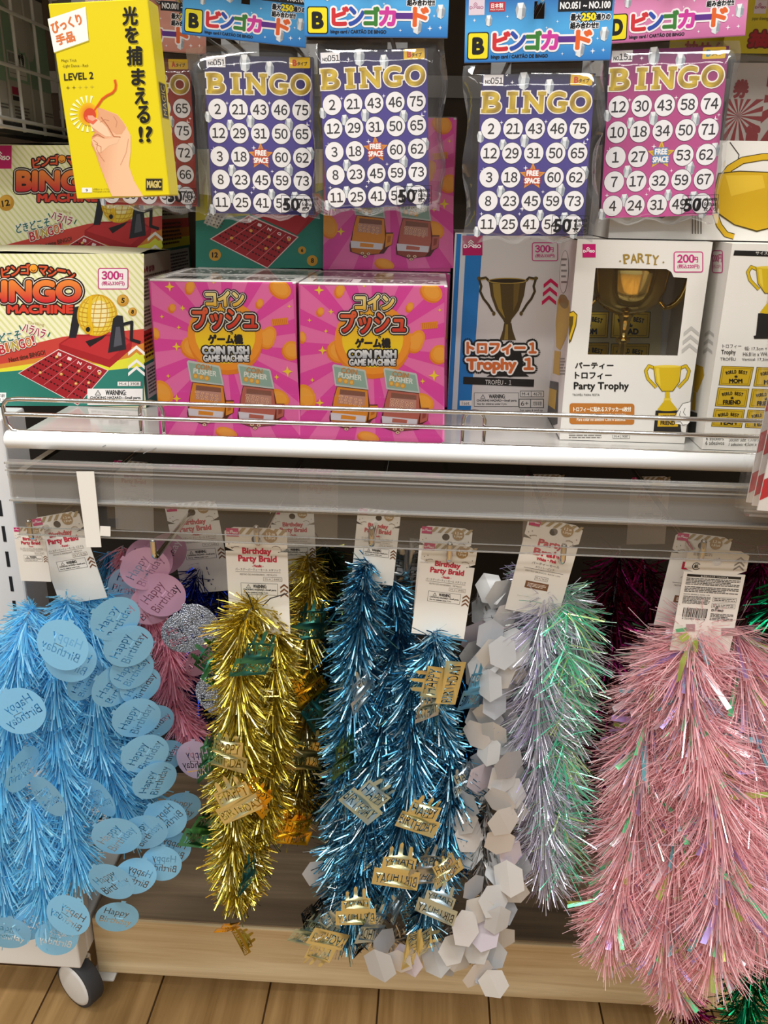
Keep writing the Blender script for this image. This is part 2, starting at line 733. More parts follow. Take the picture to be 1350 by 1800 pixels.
# wooden plinth the display stands on
pz = at(600, 1641, 0.75).z
pz0 = at(600, 1735, 0.75).z
mb = MB()
x0 = at(139, 1680, 0.715).x + 0.0025
mb.rbox((x0, 0.75, pz0), (1.3, Y_BACK, pz), 0.0015, PLINTH_WOOD)
o = mb.build('wooden_plinth', loc=(0, 0, 0))
mb = MB()
mb.box((x0 + 0.001, 0.7535, pz - 0.001), (1.299, Y_BACK - 0.0005, pz + 0.002), wood_mat('shade_toned_deck', '#6d5b48', '#a18a6d', 2.2, 46, 46, 0.5))  # plinth top in darker wood: under-shelf shade put into its colour
mb.build('shaded_deck_top', parent=o)
tag(o, 'pale wooden plinth board under the hanging tinsel braids', 'plinth')
mb = MB()
mb.box((x0 + 0.04, 0.80, 0), (1.28, 1.0, pz0), mat('dark_toe_kick', '#3a2c1e', rough=0.8))
tag(mb.build('toe_kick', parent=o), 'dark recessed toe kick')

# ------------------------------------------------------------------ perforated white post
py0 = 0.719
xr = at(14, 815, py0).x
mb = MB()
mb.rbox((xr - 0.09, py0, at(60, 1650, 0.715).z + 0.0004), (xr, py0 + 0.045, SHZ - 0.004), 0.002, POST_METAL)
post = mb.build('slotted_post', loc=(0, 0, 0))
tag(post, 'white slotted steel shelf post beside the light blue braids', 'post')
mb = MB()
for k in range(22):
    z = SHZ - 0.03 - 0.0255 * k
    mb.box((xr - 0.0145, py0 - 0.0004, z - 0.0155), (xr - 0.0115, py0 + 0.001, z), SLOT)
mb.build('slot_row', parent=post)

# ------------------------------------------------------------------ metal shelf with rounded lip
YL = 0.632
zt, zb = at(675, 782, YL).z, at(675, 813, YL).z
xl = at(7, 780, YL).x
XR = 0.62
mb = MB()
mb.box((xl, YL + 0.012, SHZ - 0.0035), (XR, Y_BACK - 0.002, SHZ - 0.0005), GLOSS_SHELF)
sh = mb.build('metal_shelf', loc=(0, 0, 0))
tag(sh, 'white metal shelf with rounded front lip carrying the boxes', 'shelf')
mb = MB()
r = (zt - zb) / 2
prof = []
for k in range(13):
    q = math.pi / 2 + math.pi * k / 12
    prof.append((YL + r + r * math.cos(q) * 1.0, (zt + zb) / 2 + r * math.sin(q)))
prof = [(YL + 0.022, SHZ - 0.0004), (YL + 0.016, SHZ - 0.001)] + prof + [(YL + 0.03, zb)]
prof[1] = (YL + r + 0.004, zt)
n = len(prof)
vs = [(xl, y, z) for y, z in prof] + [(XR, y, z) for y, z in prof]
mb.add(vs, [(i, i + 1, n + i + 1, n + i) for i in range(n - 1)], WHITE_METAL, smooth=True)
mb.add([(xl, y, z) for y, z in prof], [tuple(range(n))[::-1]], WHITE_METAL)
lip = mb.build('front_lip', parent=sh)
mb = MB()
SCUFF = mat('grey_scuff', '#9a9a98', rough=0.6)
for (a, b, c_, d) in ((235, 795, 250, 789), (252, 798, 262, 792), (262, 793, 275, 788), (180, 786, 186, 783)):
    p, q = at(a, b, YL - 0.0001), at(c_, d, YL - 0.0001)
    mb.add([p, q, q + Vector((0, 0, 0.0006)), p + Vector((0, 0, 0.0006))], [(0, 1, 2, 3)], SCUFF)
mb.build('scuff_mark', parent=sh)

# ------------------------------------------------------------------ chrome wire guard
YG = 0.640
zr = [at(675, y, YG).z for y in (720.5, 748.0, 779.0)]
gx0 = at(9, 740, YG).x
mb = MB()
g = empty('wire_guard', (0, YG, SHZ), 0, 'chrome wire guard rail along the front edge of the shelf', 'guard rail')
zr = [z - SHZ for z in zr]
zr[2] = max(zr[2], 0.003)
rad = 0.0018
corner = [(gx0 + 0.012, 0, zr[0]), (gx0 + 0.004, 0, zr[0] - 0.001), (gx0, 0, zr[0] - 0.005)]
mb.tube([(XR, 0, zr[0])] + corner + [(gx0, 0, zr[1]), (gx0 + 0.001, 0, zr[2] + 0.006), (gx0 + 0.005, 0, zr[2] + 0.001), (gx0 + 0.012, 0, zr[2]), (XR, 0, zr[2])], rad, CHROME)
mb.build('outer_wire', parent=g)
mb = MB()
mb.tube([(gx0, 0.0, zr[1]), (XR, 0.0, zr[1])], rad, CHROME)
mb.build('middle_wire', parent=g)
for (xa, xb) in ((246, 286), (815, 853)):
    a, b = at(xa, 730, YG + 0.004).x, at(xb, 730, YG + 0.004).x
    mb = MB()
    h = zr[0] + 0.001
    P = [(a, 0.0045, 0.001), (a, 0.0045, h - 0.008)]
    for k in range(1, 6):
        q = math.pi - math.pi * k / 6
        P.append(((a + b) / 2 + (b - a) / 2 * math.cos(q), 0.0045, h - 0.008 + 0.007 * math.sin(q)))
    P += [(b, 0.0045, h - 0.008), (b, 0.0045, 0.001)]
    mb.tube(P, rad * 0.9, CHROME)
    mb.build('wire_loop', parent=g)

# ------------------------------------------------------------------ clear price rail hanging under the shelf
YA = 0.592
za, zb_ = at(675, 829, YA).z, at(675, 963, YA).z
ax0, ax1 = at(25, 880, YA).x, 0.46
H = za - zb_
ac = empty('clear_price_rail', (ax0, YA, zb_), 0, 'long clear acrylic price rail hanging below the white shelf lip', 'price rail')


def extrude_x(prof, x0, x1, m, mb):
    n = len(prof)
    vs = [(x0, y, z) for y, z in prof] + [(x1, y, z) for y, z in prof]
    mb.add(vs, [(i, i + 1, n + i + 1, n + i) for i in range(n - 1)], m)


L = ax1 - ax0
mb = MB()
extrude_x([(0, 0), (0, H)], 0, L, ACRYLIC, mb)
mb.build('back_sheet', parent=ac)
mb = MB()
extrude_x([(0.001, H), (-0.004, H - 0.001), (-0.006, H - 0.004), (-0.004, H - 0.006), (-0.005, H - 0.010), (-0.004, H - 0.014),
           (-0.0045, H - 0.028), (-0.006, H - 0.030), (-0.003, H - 0.0315), (-0.001, H - 0.034)], 0, L, CHANNEL, mb)
mb.build('label_channel', parent=ac)
EDGE = clear_mat('acrylic_edge', tint='#e8e8e6', rough=0.12, body=0.26, body_col='#e6e4e0', gain=1.6)
mb = MB()
for z, th in ((H - 0.0006, 0.0013), (H - 0.0062, 0.0008), (H - 0.0297, 0.0011), (H - 0.034, 0.0006), (0.0, 0.0009), (0.006, 0.0004)):
    mb.box((0, -0.0075 if z > H - 0.032 else -0.0008, z - th / 2), (L, -0.0062 if z > H - 0.032 else 0.0006, z + th / 2), EDGE)
mb.build('ridge_line', parent=ac)
for nm, (xa, ya, xb, yb, xc, yc, xd, yd) in (('white_tape', (134, 829, 165, 829, 178, 962, 152, 962)), ('white_tape', (176, 925, 194, 926, 194, 943, 176, 942))):
    mb = MB()
    yy = YA - 0.009
    P = [at(*p, yy) - Vector((ax0, YA, zb_)) for p in ((xa, ya), (xb, yb), (xc, yc), (xd, yd))]
    Q = [p + Vector((0, 0.0005, 0)) for p in P]
    mb.add(P + Q, [(3, 2, 1, 0), (0, 1, 5, 4), (1, 2, 6, 5), (2, 3, 7, 6), (3, 0, 4, 7)], mat('white_tape', '#e6e3dc', rough=0.5))
    mb.build(nm, parent=ac)
# brackets that carry it from the shelf
for xx in (ax0 + 0.004, ax1 - 0.01):
    mb = MB()
    mb.box((xx - ax0, 0.0005, H - 0.012), (xx - ax0 + 0.006, 0.085, H - 0.009), CHROME)
    mb.box((xx - ax0, 0.082, H - 0.012), (xx - ax0 + 0.006, 0.085, SHZ - 0.0037 - zb_), CHROME)
    mb.build('rail_bracket', parent=ac)

# ------------------------------------------------------------------ rolling rack base with caster, at the left
yw = 0.715
wz1, wz0 = at(60, 1650, yw).z, at(60, 1698, yw).z
wx1 = at(139, 1680, yw).x
rk = empty('rolling_rack_base', (wx1 - 0.3, yw, 0), 0, 'white base of a rolling rack with one grey caster beside the wooden plinth', 'rack base')
mb = MB()
mb.rbox((0.0, 0, wz0), (0.3, 0.022, wz1), 0.002, WHITE_PLASTIC)
mb.build('front_beam', parent=rk)
mb = MB()
mb.rbox((0.278, 0.0225, wz0), (0.3, 0.29, wz1), 0.002, WHITE_PLASTIC)
mb.build('side_beam', parent=rk)
mb = MB()
for k in range(9):
    mb.box((0.0, 0.03 + 0.028 * k, wz1 - 0.018), (0.277, 0.044 + 0.028 * k, wz1 - 0.013), WHITE_PLASTIC)
for k in range(8):
    mb.box((0.012 + 0.034 * k, 0.023, wz1 - 0.0128), (0.017 + 0.034 * k, 0.288, wz1 - 0.009), WHITE_PLASTIC)
mb.build('tray_grid', parent=rk)
wr = wz0 * 0.47
wc = at(142, 1726, yw + 0.014) - Vector((wx1 - 0.3, yw, 0))
wc.z = wr + 0.0005
cs = MB()
ax = Vector((-0.5, -0.866, 0))
sd = Vector((-0.866, 0.5, 0))


def disc_ring(mb, c, ax, sd, prof, m, n=36, smooth=True):
    vs, fs = [], []
    for (r_, t) in prof:
        for k in range(n):
            q = 2 * math.pi * k / n
            vs.append(c + ax * t + sd * (r_ * math.cos(q)) + Vector((0, 0, r_ * math.sin(q))))
    for i in range(len(prof) - 1):
        for k in range(n):
            fs.append((i * n + k, i * n + (k + 1) % n, (i + 1) * n + (k + 1) % n, (i + 1) * n + k))
    mb.add(vs, fs, m, smooth=smooth)


wt = 0.0095
disc_ring(cs, wc, ax, sd, [(wr * 0.86, wt), (wr * 0.97, wt), (wr, wt * 0.8), (wr, -wt * 0.8), (wr * 0.97, -wt), (0.0, -wt)], RUBBER)
wh = cs.build('caster_wheel', parent=rk)
cs = MB()
disc_ring(cs, wc, ax, sd, [(0.0, wt * 1.25), (wr * 0.7, wt * 1.2), (wr * 0.84, wt * 1.1), (wr * 0.87, wt * 0.9)], WHITE_PLASTIC)
cs.build('wheel_hub', parent=wh)
cs = MB()
cs.rbox((wc.x + 0.006, wc.y + 0.012, wr * 0.55), (wc.x + 0.034, wc.y + 0.05, pz0 - 0.001), 0.002, WHITE_PLASTIC)
cs.tube([(wc.x + 0.009, wc.y + 0.005, wr), (wc.x + 0.009, wc.y + 0.005, wz0 - 0.0005)], 0.004, CHROME)
cs.build('caster_fork', parent=rk)

# ------------------------------------------------------------------ wire grid panel and packets at the left of the shelf
GX = -0.40
GZ = 0.947
gp = empty('wire_grid_panel', (GX, 0.79, GZ), 0, 'white wire grid side panel behind the yellow magic box', 'grid panel')
GRIDM = mat('white_wire', '#d6d6d0', rough=0.4)
mb = MB()
ys = [0.0 + 0.047 * k for k in range(5)]
ztop = 0.16
for y in ys:
    mb.tube([(0, y, 0.0), (0, y, ztop)], 0.0017, GRIDM, n=8)
for z in (0.0017, 0.009, 0.055, 0.101, 0.147):
    mb.tube([(0.003, ys[0], z), (0.003, ys[-1], z)], 0.0017, GRIDM, n=8)
mb.build('wire_mesh', parent=gp)
mb = MB()
mb.box((-0.003, ys[-1] + 0.0018, 0.02), (0.006, Y_BACK - 0.7902, 0.028), GRIDM)
mb.box((-0.003, ys[-1] + 0.0018, 0.13), (0.006, Y_BACK - 0.7902, 0.138), GRIDM)
mb.build('wall_clip', parent=gp)

# unseen shelf added above the frame to shade the back of the bay
mb = MB()
mb.box((-0.75, 0.645, 1.145), (0.75, Y_BACK - 0.001, 1.165), WHITE_METAL)
mb.box((-0.75, 0.635, 1.135), (0.75, 0.6445, 1.17), WHITE_METAL)
o = mb.build('added_shade_shelf')
tag(o, 'unseen white shelf added over the bingo packs to shade the bay', 'shelf')

# ================================================================== printed boxes
def frame_quad(TL, TR, BL, BR, Y, z0=None):
    tl, tr, bl, br = (at(*p, Y) for p in (TL, TR, BL, BR))
    W = ((tr.x - tl.x) + (br.x - bl.x)) / 2
    xc = (tl.x + tr.x + bl.x + br.x) / 4
    zb = (bl.z + br.z) / 2 if z0 is None else z0
    Hh = (tl.z + tr.z) / 2 - zb
    return xc, zb, W, Hh


MAG = '#c4126a'


def shop_logo(A, x0, y0, x1, y1, bg=MAG, fg='#ffffff', L=1):
    """square with stacked chevrons standing in for the A of the wordmark"""
    if bg:
        A.rect(x0, y0, x1, y1, bg, L)
    w, h = x1 - x0, y1 - y0
    cx, ty = x0 + w * 0.42, y0 + h * 0.62
    A.text('D', x0 + w * 0.06, ty - h * 0.16, x0 + w * 0.24, ty, fg, L + 1, bold=h * 0.012, stamps=4)
    A.text('ISO', x0 + w * 0.56, ty - h * 0.16, x0 + w * 0.92, ty, fg, L + 1, bold=h * 0.012, stamps=4)
    for k in range(3):
        y = ty - h * 0.02 - k * h * 0.12
        A.line([(cx - w * 0.13, y), (cx, y - h * 0.13), (cx + w * 0.13, y)], h * 0.045, fg, L + 1)


def price_tag(A, x0, y0, x1, y1, big, small, bg='#f6f2ee', L=1):
    w, h = x1 - x0, y1 - y0
    A.frame(x0, y0, x1, y1, h * 0.12, h * 0.05, '#c2307a', bg, L)
    A.number(big, x0 + w * 0.41, y0 + h * 0.34, h * 0.36, '#c2307a', L + 2, bold=h * 0.02)
    A.text('円', x0 + w * 0.64, y0 + h * 0.26, x0 + w * 0.82, y0 + h * 0.52, '#c2307a', L + 2, bold=h * 0.008, stamps=4)
    A.text('(税込' + str(int(int(big) * 1.1)) + '円)', x0 + w * 0.13, y0 + h * 0.61, x0 + w * 0.87, y0 + h * 0.83, '#c2307a', L + 2, bold=h * 0.006, stamps=4)


def warning(A, x0, y0, x1, y1, L=1, bg='#f4f2ee', fr=None):
    w, h = x1 - x0, y1 - y0
    if fr:
        A.rect(x0 - fr, y0 - fr, x1 + fr, y1 + fr, '#33302c', L - 0.5)
    A.rect(x0, y0, x1, y1, bg, L)
    a, b = x0 + w * 0.14, y0 + h * 0.1
    s = h * 0.3
    A.line([(a, b + s), (a + s * 0.58, b), (a + s * 1.16, b + s), (a, b + s)], h * 0.035, '#222222', L + 1)
    A.text('!', a + s * 0.53, b + s * 0.32, a + s * 0.63, b + s * 0.85, '#222222', L + 1)
    A.text('WARNING:', x0 + w * 0.33, y0 + h * 0.09, x0 + w * 0.70, y0 + h * 0.40, '#1b1b1b', L + 1, bold=h * 0.012, stamps=4)
    A.text('CHOKING HAZARD—Small parts.', x0 + w * 0.05, y0 + h * 0.48, x0 + w * 0.97, y0 + h * 0.68, '#1b1b1b', L + 1, bold=h * 0.008, stamps=4)
    A.text('Not for children under 3 yrs.', x0 + w * 0.06, y0 + h * 0.75, x0 + w * 0.74, y0 + h * 0.93, '#1b1b1b', L + 1, bold=h * 0.006, stamps=4)


def code_box(A, x0, y0, x1, y1, a, b, L=1, col='#333333', bg='#efede6'):
    A.rect(x0, y0, x1, y1, col, L)
    m = (x0 + x1) / 2 - (x1 - x0) * 0.03
    h = y1 - y0
    A.rect(x0 + h * .08, y0 + h * .08, m - h * .04, y1 - h * .08, bg, L + .5)
    A.rect(m + h * .04, y0 + h * .08, x1 - h * .08, y1 - h * .08, bg, L + .5)
    A.text(a, x0 + (m - x0) * .18, y0 + h * .25, x0 + (m - x0) * .82, y1 - h * .25, col, L + 1.5)
    A.text(b, m + (x1 - m) * .16, y0 + h * .25, m + (x1 - m) * .84, y1 - h * .25, col, L + 1.5)


def chevrons(A, cx, y0, w, n, step, th, cols, L=1, skew=0.0):
    for k in range(n):
        y = y0 + k * step
        c = cols[k % len(cols)]
        xo = cx + skew * k
        A.poly([(xo - w / 2, y + w * .42), (xo, y), (xo + w / 2, y + w * .42), (xo + w / 2, y + w * .42 + th), (xo, y + th), (xo - w / 2, y + w * .42 + th)], c, L)


def outlined(A, s, x0, y0, x1, y1, fill, strokes, L=3, ang=0.0, bold=0.0, shear=0.0, stamps=16):
    """lettering with outer strokes [(colour, width), ...] widest first"""
    for k, (c, w) in enumerate(strokes):
        A.text(s, x0, y0, x1, y1, c, L + 0.9 * k, bold=w + bold, ang=ang, shear=shear, stamps=stamps)
    A.text(s, x0, y0, x1, y1, fill, L + 0.9 * len(strokes), bold=bold, ang=ang, shear=shear, stamps=max(4, stamps // 2))


def carton_shell(mb, W, D, H, col, skip='', side=None):
    mb.box((-W / 2, 0, 0), (W / 2, D, H), PRINT, col, skip)


# ------------------------------------------------------------------ bingo machine boxes
def bingo_art(A, x0, y0, x1, y1):
    CR = (x0, y0, x1, y1)
    A.rect(x0, y0, x1, y1, '#f3f1cd', 0)
    for k in range(-30, 36):
        a = x0 + k * 11.6
        A.poly([(a, y0), (a + 4.4, y0), (a + 4.4 + 250, y0 + 285), (a + 250, y0 + 285)], '#dde09b', 0.5, clip=(x0, y0, x1, 640))
    A.poly(clip_poly([(-90, 640), (0, 618), (110, 592), (255, 578), (255, 720), (-90, 720)], CR), '#c8433a', 1)
    A.poly(clip_poly([(-90, 664), (0, 640), (110, 622), (200, 622), (255, 602), (255, 720), (-90, 720)], CR), '#d98a34', 1.5)
    A.poly(clip_poly([(-90, 676), (0, 648), (90, 634), (180, 640), (255, 622), (255, 720), (-90, 720)], CR), '#e3e23c', 2)
    A.poly(clip_poly([(-90, 690), (0, 654), (90, 646), (180, 652), (255, 644), (255, 720), (-90, 720)], CR), '#2d7f70', 2.5)
    shop_logo(A, x0, y0, -38, 489, L=1)
    # arched kana title
    for i, ch in enumerate('ビンゴ'):
        x = 3 + i * 17
        y = 470 - i * 2.6
        outlined(A, ch, x, y, x + 15, y + 17, '#d9562f', [('#2a1712', 2.6)], L=3, ang=-0.12 + 0.05 * i, bold=0.8)
    A.ell(59, 472, 8.5, 8.5, '#2a1712', 4)
    A.ell(59, 472, 7, 7, '#f0a030', 4.5)
    A.arc(59, 473, 3.6, 3.4, 10, 170, 1.4, '#7a2a12', 5)
    for i, ch in enumerate('マシーン'):
        x = 69 + i * 16
        y = 468 + i * 3.0
        outlined(A, ch, x, y, x + 14, y + (15 if ch != 'ー' else 3), '#d9562f', [('#2a1712', 2.6)], L=3, ang=0.05 + 0.05 * i, bold=0.8)
    outlined(A, 'BINGO', -26, 495, 141, 529, A.grad('#ef8a3a', '#cf2c33', 495, 529), [('#2a1712', 6.0), ('#f6efe2', 3.4), ('#2a1712', 2.2)], L=3, bold=3.0, stamps=16)
    outlined(A, 'MACHINE', 14, 537, 128, 550, '#d8402e', [('#2a1712', 2.4)], L=3, bold=1.4)
    price_tag(A, 172, 471, 226, 509, '300', '330')
    A.ell(-47, 552, 15, 15, '#c4912f', 3, n=24)
    A.ell(-49, 549, 12, 11, '#d9a840', 3.5)
    A.text('12', -55, 547, -41, 558, '#201a10', 4.5, bold=0.5, ang=-0.2)
    # ball cage on its red base
    A.poly([(104, 604), (128, 588), (214, 588), (232, 600), (231, 613), (193, 646), (104, 616)], '#a82228', 3)
    A.poly([(107, 605), (129, 591), (212, 591), (229, 601), (192, 632)], '#bf3034', 3.5)
    A.poly([(130, 540), (139, 538), (142, 560), (134, 594), (121, 594)], '#23242a', 4)
    A.poly([(150, 600), (176, 592), (188, 588), (180, 596), (158, 610)], '#241c1e', 4)
    A.ell(171, 554, 34, 36, '#e9cf4e', 4.2)
    A.ell(175, 552, 17, 24, '#f2e6a8', 4.5)
    for k in range(9):
        A.arc(171, 554, 34 * abs(math.cos(math.radians(20 * k))) + 0.5, 36, 0, 360, 1.7, '#d9a81c', 5, ang=0.12, n=26)
    A.line([(160, 520), (157, 554), (162, 589)], 6, '#e8bd1e', 6)
    for k in range(7):
        A.arc(171, 530 + k * 8, 33 * math.sqrt(max(0.05, 1 - ((k - 3) / 4.2) ** 2)), 5, 10, 170, 1.3, '#c2911a', 5.5)
    A.ell(155, 579, 7, 8, '#d8a81e', 6.5)
    A.ell(155, 579, 4, 4.4, '#1d1c1e', 7)
    A.poly([(199, 560), (206, 554), (216, 555), (222, 614), (190, 620)], '#26272d', 6)
    A.poly([(204, 575), (211, 574), (215, 606), (200, 610)], '#55565e', 6.5)
    A.line([(217, 570), (232, 566), (231, 597), (247, 602)], 5.5, '#1e1f23', 6.5)
    # red marking card
    Q = [(103, 615), (189, 651), (137, 711), (34, 656)]
    A.quad([(Q[0][0], Q[0][1] - 1.6), (Q[1][0] + 2, Q[1][1]), (Q[2][0], Q[2][1] + 1.6), (Q[3][0] - 2, Q[3][1])], '#e9d9d4', 4)
    A.quad(Q, '#a3212b', 4.5)

    def cp(s, t):
        return tuple((Q[0][k] * (1 - s) + Q[1][k] * s) * (1 - t) + (Q[3][k] * (1 - s) + Q[2][k] * s) * t for k in (0, 1))
    for i in range(5):
        for sub in range(3):
            for j in range(5):
                a = cp((i + 0.2 + 0.28 * sub) / 5, (j + 1.6) / 6.8)
                A.ell(a[0], a[1], 2.1, 1.4, '#2b0d10', 5, ang=0.5, n=8)
        a = cp((i + 0.5) / 5, 0.1)
        A.text('BINGO'[i], a[0] - 3.4, a[1] - 2.4, a[0] + 3.4, a[1] + 2.4, '#f0dcd8', 5.2, bold=0.4, ang=0.4, stamps=4)
        if i:
            A.line([cp(i / 5, 0.03), cp(i / 5, 0.97)], 0.7, '#dc8f90', 5)
    for (s, t) in ((.3, .35), (.12, .2), (.62, .3), (.45, .55), (.75, .6), (.2, .75), (.9, .45), (.93, .15)):
        a = cp(s, t)
        A.ell(a[0], a[1] - 1, 2.9, 2.6, '#d8a04a', 5.6, n=12)
        A.ell(a[0], a[1] - 1.4, 1.5, 1.2, '#f1dba6', 6, n=10)
    for (x, y, r_, s) in ((216, 528, 10.5, '5'), (233, 548, 7.6, '8')):
        A.ell(x, y, r_, r_, '#c99331', 3, n=22)
        A.ell(x - r_ * .1, y - r_ * .15, r_ * .8, r_ * .75, '#d9aa47', 3.5, n=22)
        A.text(s, x - r_ * .22, y - r_ * .4, x + r_ * .28, y + r_ * .4, '#241b10', 4.2, bold=0.5, ang=0.15)
    chevrons(A, 240, 607, 29, 4, 12, 6, ['#f6f5ee', '#dbe24a', '#f6f5ee', '#f6f5ee'], 3)
    # slogans
    outlined(A, 'ハラハラ', 40, 574, 80, 589, '#a3344e', [('#f6efe2', 1.2)], L=3, ang=0.32, bold=0.5)
    A.text('Thrilling', 48, 566, 78, 573, '#b7a060', 3, ang=0.14)
    outlined(A, 'どきどこそ', -28, 586, 37, 602, '#2f6f66', [('#f6efe2', 1.2)], L=3, ang=-0.2, bold=0.5)
    for i, (ch, c) in enumerate(zip('BINGO!', ('#b8323c', '#c9703a', '#b8a03c', '#b8323c', '#c9703a', '#b8323c'))):
        x = -1 + i * 11.5
        outlined(A, ch, x, 606 - i * 3.2, x + (4 if ch in 'I!' else 10), 622 - i * 3.2, c, [('#4a1f18', 2.0), ('#f6efe2', 1.1)], L=3, ang=-0.25, bold=0.6)
    A.text('Next time BINGO!', 15, 622, 80, 630, '#4a2a1c', 3, ang=-0.22, bold=0.3, stamps=4)
    A.line([(34, 572), (38, 580)], 2.2, '#2f6f66', 3)
    A.line([(88, 584), (84, 592)], 2.2, '#2f6f66', 3)
    code_box(A, 206, 670, 248, 679, 'M-4', '3908', 3)
    warning(A, 154, 683, 251, 711.5, 6.5)
    A.rect(-6, 690, 11, 708, '#f4f2ee', 4)
    A.text('年齢', -4, 692, 9, 698.5, '#222222', 5)
    A.text('以上', -4, 700, 9, 706, '#222222', 5)
    A.filler(13, 699, 75, 706, 2, '#b9d2cb', 4)


BQ = dict(TL=(-82, 444), TR=(241, 450), BL=(-72, 709), BR=(251.5, 713))
YB = on_z(100, 712, SHZ).y
xc, zb, BW, BH = frame_quad(Y=YB, z0=SHZ, **BQ)
BD = 0.107
root = empty('bingo_machine_box', (xc, YB, SHZ), 0, 'striped bingo machine box showing its price standing on the shelf', 'toy box', 'bingo machine boxes')
mb = MB()
carton_shell(mb, BW, BD, BH, '#ecebc9', skip='f')
A = Art(mb, face_map(root.location, 0, (0, -1, 0), (0, 0, 0)), (0, -1, 0), base=0.0)
bingo_art(A, -80, 446, 253, 713.5)
mb.add([(-BW / 2, .0004, 0), (BW / 2, .0004, 0), (BW / 2, .0004, BH), (-BW / 2, .0004, BH)], [(0, 1, 2, 3)], PRINT, '#ecebc9')
# right-hand face
fm = lambda u, v: Vector((BW / 2, BD * u, BH * (1 - v)))
S = Art(mb, fm, (1, 0, 0))


class _Side(Art):
    def poly(self, P, col, L=1, clip=None, m=None):
        if clip:
            P = clip_poly(P, clip)
            if len(P) < 3:
                return
        self.mesh(P, [tuple(range(len(P)))], col, L, m)


S = _Side(mb, fm, (1, 0, 0))
S.rect(0, 0, 1, 1, '#d9d8b8', 0)
S.rect(0, .49, 1, .56, '#c8433a', 1)
S.rect(0, .56, 1, .63, '#d98a34', 1)
S.rect(0, .63, 1, .70, '#e3e23c', 1)
S.rect(0, .70, 1, 1, '#2d7f70', 1)
S.text('■ あそび方', .08, .08, .5, .115, '#8c2230', 2, bold=.006, stamps=4)
S.filler(.08, .13, .92, .30, 7, '#6a5f4a')
S.filler(.08, .33, .92, .47, 6, '#6a5f4a')
S.filler(.08, .51, .7, .68, 6, '#5b2a1c', 3)
S.rect(.06, .72, .94, .95, '#cfd2cc', 2)
S.filler(.1, .74, .9, .93, 8, '#555555', 3)
box = mb.build('carton', parent=root)
mb = MB()
vs = []
for k in range(9):
    t = k / 8
    zz = BH + 0.0004 + 0.003 * math.sin(t * math.pi) ** 2 - 0.0035 * max(0, t - .7) / .3 * 0
    for x in (-BW / 2 + .001, -BW / 6, BW / 4, BW / 2 - .001):
        vs.append((x, 0.001 + (BD - .002) * t, zz + (0.0015 if abs(x) < BW / 3 else 0)))
fs = []
for k in range(8):
    for i in range(3):
        a = k * 4 + i
        fs.append((a, a + 1, a + 5, a + 4))
mb.add(vs, fs, PRINT, '#e9e6c6')
mb.add([(-BW / 2, 0, BH), (BW / 2, 0, BH), (BW / 2, BD, BH), (-BW / 2, BD, BH)], [(0, 1, 2, 3)], PRINT, '#8a7f66')
mb.build('top_flap', parent=root)
# second row: one hidden carrier below, one seen above
b2 = copy_tree(root)
tag(b2, 'bingo machine box behind the yellow magic trick box', 'toy box', 'bingo machine boxes')
YB2 = YB + 0.1125
xb2 = at(132, 400, YB2).x
ZB2 = at(137, 256, YB2).z - BH
b2.location = (xb2, YB2, ZB2)
b3 = copy_tree(root)
b3.location = (xb2, YB2 + BH + .0042, SHZ + .0002)
b3.rotation_euler = (math.pi / 2, 0, 0)
b3.scale = (1, (ZB2 - SHZ - .001) / BD, 1)
tag(b3, 'bingo machine box lying flat, hidden low behind the striped front box', 'toy box', 'bingo machine boxes')

